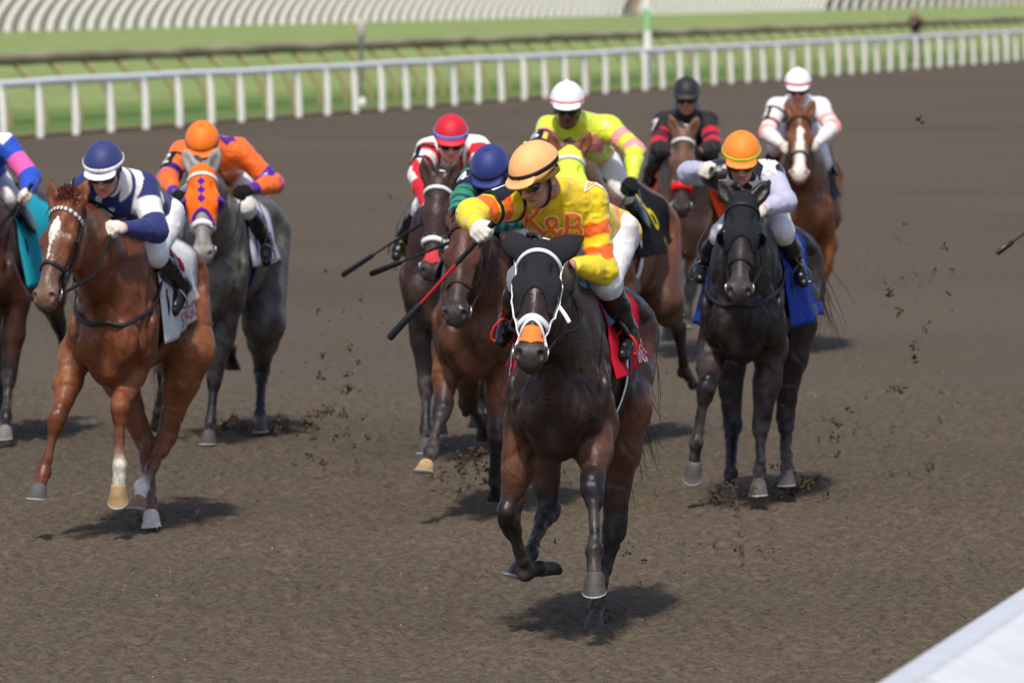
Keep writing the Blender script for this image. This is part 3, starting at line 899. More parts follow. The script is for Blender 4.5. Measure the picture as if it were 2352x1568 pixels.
def build_horse(cf):
    fr = Frame(*cf['pos'], cf['yaw']); dz = cf.get('dz', 0.0)
    body, pts, muz = cf['body'], cf.get('points', cf['body']), cf.get('muzzle', cf['body'])
    leg_c = cf.get('leg', body)
    vox = cf.get('vox', .012)
    root = empty('racehorse', fr.M)
    tag(root, cf['label'], 'racehorse', 'racehorses in the field')
    U = lambda x, y, z: np.array([x, y, z + dz])
    S = Sdf()
    # trunk
    S.ell(U(0, -.38, 1.17), (.266, .58, .345), None, .05, body)
    S.ell(U(0, -.78, 1.245), (.252, .44, .285), None, .10, body)
    S.ell(U(0, -1.06, 1.33), (.240, .36, .245), None, .10, body)
    S.cap(U(0, .10, 1.49), U(0, -.40, 1.46), .085, .07, .12, body)
    S.cap(U(0, -.40, 1.44), U(0, -.95, 1.50), .075, .085, .10, body)
    S.ell(U(0, .10, 1.12), (.180, .38, .320), None, .07, body)
    for s in (-1, 1):
        S.ell(U(s * .112, .12, 1.20), (.088, .20, .33), None, .05, body)           # shoulder
        S.ell(U(s * .088, .385, 1.03), (.080, .100, .135), None, .025, body)       # breast
        S.ell(U(s * .150, .22, 1.02), (.060, .13, .14), None, .04, body)
        S.ell(U(s * .140, -1.18, 1.20), (.118, .25, .29), None, .07, body)         # buttock
        S.ell(U(s * .20, -.86, 1.40), (.06, .10, .08), None, .06, body)            # hip bone
    S.ell(U(0, .30, .90), (.11, .14, .12), None, .06, body)
    S.cap(U(0, -1.28, 1.48), U(0, -1.50, 1.42), .062, .036, .05, body, pts)
    # head frame
    poll = fr.hp(*cf['poll']); lips = fr.hp(*cf['lips'])
    A = unit(lips - poll)
    xr = np.array([math.cos(R(cf.get('turn', 0))), -math.sin(R(cf.get('turn', 0))), 0.0])
    xr = xr + np.array([0, 0, cf.get('tilt', 0)])
    X = unit(xr - A * (xr @ A)); N = np.cross(X, A)
    hl = np.linalg.norm(lips - poll)
    H = dict(o=poll, A=A, X=X, N=N, g=hl / .645)
    print('%-10s head length %.2f poll z %.2f y %.2f' % (cf['id'], hl, poll[2], poll[1]))
    sc = hl / .625
    # neck
    b0 = U(0, .02, 1.24); b1 = U(0, .20, 1.22)
    e0 = poll - N * .10 * sc + A * .03 * sc
    lat = (np.array([1.0, 0, 0]))
    m_ = (b0 * .45 + e0 * .55) + np.array([0, 0, .05])
    S.chain([b0, b0 * .72 + m_ * .28, m_, e0], [.30, .255, .165, .100], .06, body, sq=(lat, .62))
    S.cap(U(0, .12, 1.46), m_ + np.array([0, 0, .10]), .075, .05, .06, body)     # crest
    S.cap(m_ + np.array([0, 0, .10]), poll - N * .06 - A * .0, .05, .045, .05, body)
    S.cap(b1, poll + A * .17 - N * .16, .14, .06, .07, body, sq=(lat, .75))       # throat
    # legs
    hooves = []
    socks = cf.get('socks', {}); hcol = cf.get('hoof', lin((72, 66, 61)))
    for key, s in (('fr', 1), ('fl', -1), ('hr', 1), ('hl', -1)):
        spec = cf['legs'][key]; front = key[0] == 'f'
        T = FORE if front else HIND
        if isinstance(spec, str):
            J = [np.array([s * p[0], p[1], p[2] + (dz if p[2] > .3 else dz * p[2] / .3)]) for p in T[spec]]
        else:
            top = np.array([s * .17, .10, .95 + dz]) if front else np.array([s * .19, -.68, .98 + dz])
            if spec[0] is not None:
                top = fr.hp(*spec[0])
            J = [top]
            for (px, py, sg), Ln in zip(spec[1:], (.40, .29, .19) if front else (.45, .36, .19)):
                J.append(fr.bn(J[-1], px, py, Ln, sg))
            print('   %s' % key, ' '.join('(%.2f %.2f %.2f)' % tuple(j) for j in J))
        E, K, Fk, Tip = J
        lc, sk = pts, socks.get(key)
        d3 = unit(Tip - Fk); Co = Fk + d3 * .105
        if front:
            sh = U(s * .135, .24, 1.12)
            S.cap(sh, E, .098, .086, .05, body, leg_c)
            S.cap(E, E + (K - E) * .45, .084, .074, .05, leg_c)
            S.cap(E + (K - E) * .45, K, .074, .046, .04, leg_c, lc)
            out = np.array([s * 1.0, 0, 0])
            S.ell(E + (K - E) * .24 + out * .028 + np.array([0, .03, 0]), (.048, .06, .11), None, .022, leg_c)
            d1 = unit(Fk - K)
            S.cap(K - d1 * .045, K + d1 * .05, .047, .043, .025, lc)
            S.ell(K + np.array([.018, .022, 0]), (.030, .032, .043), None, .015, lc); S.ell(K + np.array([-.018, .022, 0]), (.030, .032, .043), None, .015, lc); S.ell(K + np.array([0, -.034, -.012]), (.020, .024, .030), None, .02, lc)
            Md = K * .2 + Fk * .8
            S.cap(K + d1 * .05, Md, .031, .028, .025, lc); S.cap(Md, Fk, .028, .028, .02, lc, sk if sk is not None else lc)
            S.cap(K + d1 * .05 + np.array([0, -.022, 0]), Md + np.array([0, -.018, 0]), .018, .018, .015, lc)
        else:
            hip = U(s * .145, -.98, 1.28)
            S.cap(hip, E, .190, .130, .09, body, leg_c)
            S.cap(U(s * .15, -1.25, 1.15), E + (K - E) * .35, .13, .085, .07, body, leg_c)
            S.cap(E, E + (K - E) * .4, .125, .088, .06, leg_c)
            S.cap(E + (K - E) * .4, K, .088, .046, .04, leg_c, lc)
            d1 = unit(Fk - K)
            bk = unit(unit(K - E) - d1 * .6)
            S.cap(K, K + bk * .055 - d1 * .03, .043, .028, .03, lc)
            S.cap(K - d1 * .03, K + d1 * .07, .048, .041, .025, lc)
            Md = K * .2 + Fk * .8
            S.cap(K + d1 * .06, Md, .035, .030, .025, lc); S.cap(Md, Fk, .030, .030, .02, lc, sk if sk is not None else lc)
        fk = sk if sk is not None else lc
        S.ell(Fk, (.039, .042, .042), None, .02, fk)
        bkd = unit(np.cross(np.cross(d3, unit(Fk - K)), unit(Fk - K))) if np.linalg.norm(np.cross(d3, unit(Fk - K))) > .2 else np.array([0, -1.0, 0])
        S.ell(Fk + bkd * .022, (.030, .026, .034), None, .02, fk)
        S.cap(Fk, Co, .031, .036, .02, fk)
        fwd = np.array([0, 1.0, 0]); 
        pl = unit(np.cross(d3, np.array([1.0, 0, 0])))
        if pl[1] < 0 and pl[2] < 0.2: pl = -pl
        if abs(d3[2]) < .5 and d3[1] < 0: pl = np.array([0, 0.2, -1.0])
        hooves.append((Co, Tip, pl, cf.get('hoofs', {}).get(key, hcol)))
    head_sdf(S, H, cf.get('face', body), muz, cf.get('ears', [(.25, .9, .2), (.25, .9, .2)]))
    # grooves between the muscles
    S.cap(U(0, .49, 1.10), U(0, .46, .88), .010, .012, .05, sub=True)
    for s in (-1, 1):
        S.cap(U(s * .170, .36, 1.13), U(s * .125, .40, .90), .008, .010, .045, sub=True)
        S.cap(U(s * .205, .30, 1.10), U(s * .125, .10, 1.46), .006, .010, .06, sub=True)
        S.cap(U(s * .285, -1.08, 1.34), U(s * .275, -.98, .98), .008, .008, .06, sub=True)
        S.ell(U(s * .29, -.80, 1.30), (.035, .09, .09), None, .07, sub=True)
        S.cap(U(s * .205, .02, 1.30), U(s * .225, -.02, 1.02), .006, .006, .05, sub=True)
    V, F = S.mesh(vox)
    C = S.colours(V, .016)
    # coat markings
    rel = (V - poll); ha, hx, hn = rel @ A / H['g'], rel @ X, rel @ N
    if 'blaze' in cf:
        ba = np.array(cf['blaze'])
        w = np.interp(ha, ba[:, 0], ba[:, 1], left=-1, right=-1); xo = np.interp(ha, ba[:, 0], ba[:, 2])
        m = (hn > -.055) & (np.abs(hx - xo) < w) & (ha > 0) & (ha < .66)
        C[m] = lin((232, 222, 212))
    if cf.get('dapple'):
        nz = vnoise(V[:, 0] * 16, V[:, 1] * 16, V[:, 2] * 16) * .6 + vnoise(V[:, 0] * 34, V[:, 1] * 34, V[:, 2] * 34) * .4
        C *= (.35 + 1.25 * nz)[:, None]
    nb = vnoise(V[:, 0] * 5 + 3, V[:, 1] * 5, V[:, 2] * 5)
    C *= (.86 + .28 * nb)[:, None]
    if vox < .012:                     # muscle relief
        NN = normals(V, F)
        rg = np.abs(vnoise(V[:, 0] * 11 + 2, V[:, 1] * 8, V[:, 2] * 7) - .5) * 2
        d = .012 * (vnoise(V[:, 0] * 13, V[:, 1] * 9, V[:, 2] * 8 + 4) - .5) + .006 * (vnoise(V[:, 0] * 27, V[:, 1] * 20, V[:, 2] * 15) - .5) - .006 * np.clip(.25 - rg, 0, 1) / .25
        V = V + NN * (d * ((ha < -.05) | (hn < -.3)))[:, None]
    dn = vnoise(V[:, 0] * 40, V[:, 1] * 40, V[:, 2] * 30) * vnoise(V[:, 0] * 9 + 4, V[:, 1] * 9, V[:, 2] * 9)
    dw = np.clip((.75 - V[:, 2]) / .6, 0, 1) * np.clip(dn * 2.4 - .35, 0, .55)     # track dust stuck to the legs
    C = C * (1 - dw)[:, None] + lin((110, 98, 84)) * dw[:, None]
    ob = mk('body', V, F, M_COAT, root, C)
    tree = bvh(V, F)
    for Co, Tip, pl, hc in hooves:
        mb = MB(); hoof_mesh(mb, Co, Tip, pl, hc, lin((176, 176, 178)), .92)
        mb.obj('hoof', M_HOOF, root)
    mb = None
    P = lambda x, a, n: poll + X * x + A * (a * H['g']) + N * n
    Q = np.array([X, A, N])
    for s in (-1, 1):
        mb = MB(); mb.ball(P(s * .083, .222, -.038), (.021, .021, .021), lin((20, 14, 12)), 10)
        mb.obj('eye', M_EYE, root)
    # hood
    htree = tree
    if 'hood' in cf:
        hd = cf['hood']
        G = Sdf(); head_sdf(G, H, body, muz, cf.get('ears', [(.25, .9, .2), (.25, .9, .2)]), hood=True, no_ears=hd.get('no_ears', False))
        e = hd['end']; mid = hd['mid']; aw = hd.get('aw', .075)
        G.half(P(0, e, 0), A, .004)
        G.ell(P(0, e + .03, .05), (aw, (e + .03 - mid) * H['g'], .30), Q, .012, sub=True)
        for s in (-1, 1):
            G.ell(P(s * .112, .232, -.032), (.052, .052, .038), Q, .01, sub=True)
        if hd.get('no_ears'):
            G.half(P(0, -.035, 0), -A, .004)
        G.half(P(0, 0, -.20), -N, .004)
        V2, F2 = G.mesh(.0065 if vox < .011 else .009, grow=.010)
        hc = np.tile(hd['col'], (len(V2), 1))
        if 'trim' in hd:
            r2 = V2 - poll; a2, x2, n2 = r2 @ A / H['g'], r2 @ X, r2 @ N
            ed = np.minimum(e - a2, 1)
            m = (a2 > e - .012) | ((((x2) / aw) ** 2 + ((a2 - e - .03) / (e + .03 - mid)) ** 2) < 1.28)
            hc[m] = hd['trim']
        ho = mk('hood', V2, F2, M_CLOTH, root, hc)
        if hd.get('label'): ho['label'] = hd['label']
        Vc = np.vstack([V, V2]); htree = bvh(Vc, np.vstack([F, F2 + len(V)]))
        if 'diamonds' in hd:
            dm = MB()
            for a in (.105, .165, .225):
                V3, F3 = poly2([(-.026, 0), (0, .028), (.026, 0), (0, -.028)])
                decal(dm, V3, F3, htree, P(0, a, .0), X, -A, N, hd['diamonds'], .004)
            dm.obj('diamond_patch', M_CLOTH, ho)
        if 'cups' in hd:
            for s in (-1, 1):
                c = Sdf(); c.ell(P(s * .088, .235, -.045), (.050, .062, .062), Q, .01, hd['cups'])
                c.ell(P(s * .080, .275, -.02), (.075, .052, .062), Q, .01, sub=True)
                V4, F4 = c.mesh(.006); mk('blinker_cup', V4, F4, M_LEATHER, ho, hd['cups'])
    # bridle
    br = cf.get('bridle', DARK); nbc = cf.get('noseband', br); bbc = cf.get('browband', br)
    off = .004
    def strap(name, pts, w, col, parent, th=.005, n=26, mat=M_STRAP):
        q = spline([P(*p) for p in pts], n)
        p_, nn = snap(htree, q, off)
        for _ in range(3): p_[1:-1] = (p_[:-2] + 2 * p_[1:-1] + p_[2:]) / 4
        m = MB()
        c = col
        if isinstance(col, list):
            c = np.array([col[(i // 1) % 2] for i in range(n)])
        m.strip(p_, nn, w, th, c)
        return m.obj(name, mat, parent, smooth=False)
    bo = None
    cheek = [[(s * .10, .02, -.10), (s * .105, .12, -.09), (s * .098, .28, -.10), (s * .075, .42, -.095), (s * .065, .515, -.088)] for s in (1, -1)]
    m = MB()
    for ch in cheek:
        q, nn = snap(htree, spline([P(*p) for p in ch], 22), off)
        m.strip(q, nn, cf.get('chw', .018), .006, br)
        if cf.get('double'):
            q2, nn2 = snap(htree, spline([P(p[0] * 1.1, p[1], p[2] + .030) for p in ch], 22), off + .003)
            m.strip(q2, nn2, .016, .006, br)
    q, nn = snap(htree, spline([P(.10, .02, -.10), P(.06, -.03, -.06), P(0, -.035, -.03), P(-.06, -.03, -.06), P(-.10, .02, -.10)], 20), off)
    m.strip(q, nn, .022, .006, br)
    if cf.get('loose'):
        a_ = P(-.100, .27, -.07)
        m.tube(spline([a_, a_ - X * .03 + A * .05 + N * .01, a_ - X * .055 + A * .10 + N * .02], 8), .010, br, n=6, flat=((0, 1, 0), .4))
    bo = m.obj('bridle', M_STRAP, root, smooth=False)
    bb = [(.105, .085, -.09), (.095, .075, -.03), (.05, .055, .03), (0, .05, .05), (-.05, .055, .03), (-.095, .075, -.03), (-.105, .085, -.09)]
    strap('browband', bb, cf.get('bbw', .022), bbc, bo, .006, 30)
    nbs = cf.get('nb_a', .40)
    nbp = [(.06, nbs + .02, -.11), (.07, nbs + .01, -.07), (.05, nbs, -.01), (0, nbs - .01, .02), (-.05, nbs, -.01), (-.07, nbs + .01, -.07), (-.06, nbs + .02, -.11)]
    strap('noseband', nbp, cf.get('nbw', .024), nbc, bo, cf.get('nbt', .006), 28, M_STRAP)
    if cf.get('figure8'):
        f8 = [(.066, .52, -.10), (.066, .49, -.06), (.042, .455, -.015), (0, .415, .02), (-.042, .455, -.015), (-.066, .49, -.06), (-.066, .52, -.10)]
        strap('cross_noseband', f8, .017, nbc, bo, .006, 28)
    if 'nosepatch' in cf:
        m = MB(); V3, F3 = grid2(.10, .062, 10, 8)
        keep = []
        for v in V3:
            v[1] -= .022 * (1 - abs(v[0]) / .05) if v[1] < -.028 else 0
        decal(m, V3, F3, htree, P(0, .485, .0), X, -A, N, cf['nosepatch'], .004)
        m.obj('nose_patch', M_CLOTH, bo)
    for s in (-1, 1):
        m = MB(); c, nn = snap(htree, [P(s * .07, .535, -.092)], .010)
        m.torus(c[0], nn[0], .030, .0045, lin((190, 188, 182)))
        m.obj('bit_ring', M_METAL, bo)
        bit = c[0]
        hand = cf['_hands'][0 if s > 0 else 1] if '_hands' in cf else U(s * .10, .35, 1.58)
        nk = U(s * .15, .55, 1.45)
        mid = (bit * .5 + hand * .5) + np.array([s * cf.get('rein_out', .05), 0, -.05])
        w = MB(); rp = spline([bit, bit * .7 + hand * .3 + np.array([s * .045, 0, -.03]), mid, hand], 20)
        for i, p in enumerate(rp):     # keep the rein outside the neck
            loc, nn2, _, _ = tree.find_nearest(Vector(p))
            dd = Vector(p) - loc
            if dd.dot(nn2) < .012: rp[i] = np.array(loc + nn2 * .012)
        w.tube(rp, .009, cf.get('rein', DARK), n=6, flat=((1, 0, 0), .6)); w.obj('rein', M_STRAP, root)
    # mane, forelock and tail
    hc = cf.get('hair', pts)
    if hc is not None:
        m = MB(); side = cf.get('mane_side', 1)
        for i in range(cf.get('mane_n', 90)):
            t = random.random()
            b = U(0, .08, 1.53) * (1 - t) + (poll - A * .03 + N * .0) * t + np.array([0, 0, .05 * math.sin(math.pi * t)])
            loc, nn2, _, _ = tree.find_nearest(Vector(b)); b = np.array(loc)
            ln = random.uniform(.08, .16)
            e1 = b + np.array([side * random.uniform(.03, .07), random.uniform(-.06, .0), .02])
            e2 = b + np.array([side * random.uniform(.08, .12), random.uniform(-.14, -.04), -ln])
            pp = spline([b, e1, e2], 5); 
            m.tube(pp, [.010, .012, .010, .006, .001], hc * random.uniform(.7, 1.3), n=4)
        m.obj('mane', M_HAIR, root)
        if cf.get('forelock'):
            m = MB()
            for i in range(330):
                b = P(random.uniform(-.03, .03), random.uniform(-.06, .02), -.01)
                a1 = random.uniform(.05, .09)
                e1 = b - A * random.uniform(.02, .055) + N * random.uniform(.01, .045) + X * random.gauss(0, .016)
                e2 = e1 + X * random.gauss(-.02, .022) + A * random.uniform(-.03, .05) - N * random.uniform(-.03, .04)
                m.tube(spline([b, e1, e2], 5), [.0028, .0032, .003, .002, .0006], hc * random.uniform(.6, 1.3), n=4)
            m.obj('forelock', M_HAIR, root)
        m = MB(); tw = cf.get('tail', (-.15, -.62, -.42))
        for i in range(cf.get('tail_n', 260)):
            b = U(random.uniform(-.03, .03), -1.47 + random.uniform(-.03, .03), 1.42 + random.uniform(-.03, .03))
            g = random.gauss
            wv = np.array([tw[0] + g(0, .05), tw[1] + g(0, .08), tw[2] + g(0, .09)]); ln = random.uniform(.6, 1.0)
            p1 = b + np.array([tw[0] * .2, -.16, .02]) + np.array([g(0, .02), g(0, .02), g(0, .02)])
            p2 = b + wv * ln * .65 + np.array([0, -.05, .02]); p3 = b + wv * ln + np.array([g(0, .05), g(0, .05), -.16 * ln]); p2 = p2 + np.array([g(0, .03), g(0, .04), .06])
            q_ = spline([b, p1, p2, p3], 11); fz = np.cumsum(np.random.default_rng(i).normal(0, .011, (11, 3)), 0); fz[:3] *= .3
            m.tube(q_ + fz, np.linspace(.0065, .001, 11), hc * random.uniform(.6, 1.3), n=3)
        m.obj('tail', M_HAIR, root)
    # saddle cloth, saddle, girth
    ctree = None
    if 'cloth' in cf:
        ct = cf['cloth']; y0, y1 = ct.get('y', (-.02, -.72)); zf, zb = ct.get('z', (1.02, 1.12))
        ny, na, nh = 18, 12, 10
        V5 = []
        for i in range(ny + 1):
            t = i / ny; y = y0 + (y1 - y0) * t
            zl = zf + (zb - zf) * t + dz
            row = {}
            for s in (1, -1):
                prev = 0; line = []
                for j in range(na + 1):
                    ph = R(86) * j / na
                    o = np.array([0, y, 1.22 + dz]); d = np.array([s * math.sin(ph), 0, math.cos(ph)])
                    h, nn, _, _ = tree.ray_cast(Vector(o + d * 1.0), Vector(-d))
                    rr = (np.array(h) - o) @ d if h is not None else .33
                    p = o + d * (min(rr, .42) + .016)
                    if abs(p[0]) < prev: p[0] = s * prev
                    prev = abs(p[0]); line.append(p)
                zt = line[-1][2]
                for j in range(1, nh + 1):
                    q = j / nh
                    wv = .014 * q * math.sin(t * 9 + s + cf['pos'][1]) + .008 * q * math.sin(t * 23 + 2 * s)
                    fl = ct.get('flare', .02) * q + (.05 * q * max(0, (t - .75)) * 4 * ct.get('flick', 0.5))
                    line.append(np.array([s * (prev + fl + wv), y - .03 * q * t, zt + (zl - zt) * q]))
                row[s] = line
            V5 += row[1][::-1] + row[-1][1:]
        nc = 2 * (na + nh) + 1
        V5 = np.array(V5)
        ii = np.arange(nc - 1)[None, :] + np.arange(ny)[:, None] * nc
        F5 = np.stack([ii, ii + 1, ii + 1 + nc, ii + nc], -1).reshape(-1, 4)
        C5 = np.tile(ct['col'], (len(V5), 1))
        co = mk('saddle_cloth', V5, F5, M_CLOTH, root, C5)
        sm = co.modifiers.new('thickness', 'SOLIDIFY'); sm.thickness = .005; sm.offset = -1
        ctree = bvh(V5, F5)
        for tx in ct.get('text', []):
            m = MB(); V6, F6 = text_mesh(tx['s'], tx['h'])
            s = tx.get('side', -1)
            V6[:, 0] *= tx.get('wide', 1.0)
            sl_ = tx.get('slope', 0.0)
            xd = np.array([0, -1.0, sl_]) if s < 0 else np.array([0, 1.0, -sl_])
            decal(m, V6, F6, ctree, np.array([s * .3, tx['y'], tx['z'] + dz]), xd, np.array([0, sl_, 1.0]) if s < 0 else np.array([0, sl_, 1.0]), np.array([s, 0, 0]), tx['c'], .007, .5)
            m.obj('lettering', M_CLOTH, co)
        for shp in ct.get('shapes', []):
            m = MB(); V6, F6 = poly2(shp['p'])
            # finer fan so the patch follows the cloth
            decal(m, V6, F6, ctree, np.array([-.3, shp['y'], shp['z'] + dz]), [0, -1, 0], [0, 0, 1], [-1, 0, 0], shp['c'], .008, .5)
            m.obj('printed_patch', M_CLOTH, co)
    if 'pad' in cf:                    # under-cloth / sheepskin roll showing in front of the saddle
        pd = cf['pad']
        for s in (1, -1):
            m = MB(); pl = []
            for j in range(12):
                ph = R(6 + 44 * j / 11); o = np.array([0, .02 - .09 * j / 11, 1.22 + dz]); d = np.array([s * math.sin(ph), 0, math.cos(ph)])
                h, nn, _, _ = tree.ray_cast(Vector(o + d), Vector(-d))
                pl.append((np.array(h) if h is not None else o + d * .33) + d * .022)
            m.tube(pl, .026, pd, n=8); m.obj('saddle_pad', M_CLOTH, root)
    sd = Sdf()
    sd.ell(U(0, -.26, 1.565), (.15, .25, .05), None, .03, BLACK)
    sd.cap(U(0, -.02, 1.60), U(0, -.10, 1.58), .04, .05, .03, BLACK)
    sd.cap(U(-.09, -.47, 1.59), U(.09, -.47, 1.59), .04, .04, .04, BLACK)
    for s in (-1, 1):
        sd.ell(U(s * .225, -.16, 1.42), (.022, .11, .12), np.array([[.9, 0, s * .43], [0, 1, 0], [-s * .43, 0, .9]]), .03, BLACK)
    Vs, Fs = sd.mesh(.013); so = mk('saddle', Vs, Fs, M_LEATHER, root, cf.get('saddle', BLACK))
    g = cf.get('girth', [(BLACK, .09, .008)])
    for col, w, o in g:
        y = cf.get('girth_y', -.11); q = []
        for j in range(40):
            ph = R(70 + 220 * j / 39); d = np.array([math.sin(ph), 0, math.cos(ph)])
            o_ = np.array([0, y, 1.2 + dz])
            h, nn, _, _ = tree.ray_cast(Vector(o_ + d * .42), Vector(-d))
            q.append((np.array(h) if h is not None else o_ + d * .3) + d * o)
        q = np.array(q); c0 = np.array([0, y, 1.2 + dz]); nn = np.array([unit(p - c0) for p in q])
        m = MB(); m.strip(q, nn, w, .006, col); m.obj('girth', M_STRAP, so, smooth=False)
    if 'ribbon' in cf:
        a_, b_ = fr.hp(*cf['ribbon'][0]), fr.hp(*cf['ribbon'][1]); m = MB()
        qq = spline([a_, (a_ + b_) / 2 + np.array([.01, .01, 0]), b_], 8); m.strip(qq, [np.array([0, 1.0, .1])] * 8, .06, .006, cf['ribbon'][2]); m.obj('breast_ribbon', M_CLOTH, so)
    if cf.get('breastplate'):
        m = MB(); q, nn = snap(tree, spline([U(.26, -.05, 1.35), U(.25, .2, 1.22), U(.12, .5, 1.14), U(0, .56, 1.12), U(-.12, .5, 1.14), U(-.25, .2, 1.22), U(-.26, -.05, 1.35)], 50), .010)
        for _ in range(12): q[1:-1] = (q[:-2] + 2 * q[1:-1] + q[2:]) / 4
        m.strip(q, nn, .024, .006, DARK); m.obj('breast_strap', M_STRAP, so, smooth=False)
    cf['_fr'] = fr; cf['_tree'] = tree; cf['_dz'] = dz
    return root
# ================================================================== JOCKEYS
GLOVE = lin((222, 214, 200))
def hand_sdf(S, W, D, T, Pn, c, tagv, curl=(62, 80, 55), only=None):
    """palm, four fingers of unequal length and a thumb; D along the hand, T to the thumb side, Pn out of the palm"""
    if only != 'fingers':
        Q = np.array([T, D, Pn])
        S.cap(W - D * .012, W + D * .03, .025, .026, .02, c, sq=(Pn, .8), tag=tagv)
        S.ell(W + D * .052, (.040, .048, .018), Q, .018, c, tag=tagv)
    ln = [(.040, .026, .021), (.044, .029, .022), (.041, .027, .021), (.033, .021, .019)]
    for i in range(4):
        b = W + D * (.092 - abs(i - 1.2) * .005) + T * (.029 - .0195 * i) - Pn * .002
        a = 0; p = b; r = .0102
        segs = ln[i]
        for j, L in enumerate(segs):
            a += R(curl[j] + (4 * i if j == 0 else 0))
            q = p + (D * math.cos(a) + Pn * math.sin(a)) * L
            r2 = r - .0011
            if only != 'fingers' or j < 2:
                S.cap(p, q, r, r2, .007, c, tag=tagv if j < 2 else tagv + 1)
            p, r = q, r2
    # thumb from the side of the palm near its base, closing over the fingers
    t0 = W + D * .024 + T * .030 + Pn * .006
    t1 = t0 + D * .030 + T * .016 + Pn * .016
    t2 = t1 + D * .028 - T * .006 + Pn * .018
    t3 = t2 + D * .010 - T * .020 + Pn * .010
    S.cap(t0, t1, .0145, .012, .012, c, tag=tagv)
    S.cap(t1, t2, .012, .0108, .007, c, tag=tagv)
    S.cap(t2, t3, .0108, .0085, .007, c, tag=tagv + 1)

JT = dict(hip=(0, -.32, 1.80), chest=(0, .10, 1.95), neck=(0, .26, 2.00), head=(0, .36, 2.06),
          shR=(.175, .17, 1.95), shL=(-.175, .17, 1.95),
          elR=(.26, .22, 1.68), elL=(-.26, .22, 1.68), haR=(.09, .42, 1.62), haL=(-.09, .42, 1.62),
          knR=(.20, .04, 1.55), knL=(-.20, .04, 1.55), anR=(.29, -.26, 1.33), anL=(-.29, -.26, 1.33),
          toR=(.31, -.13, 1.22), toL=(-.31, -.13, 1.22))

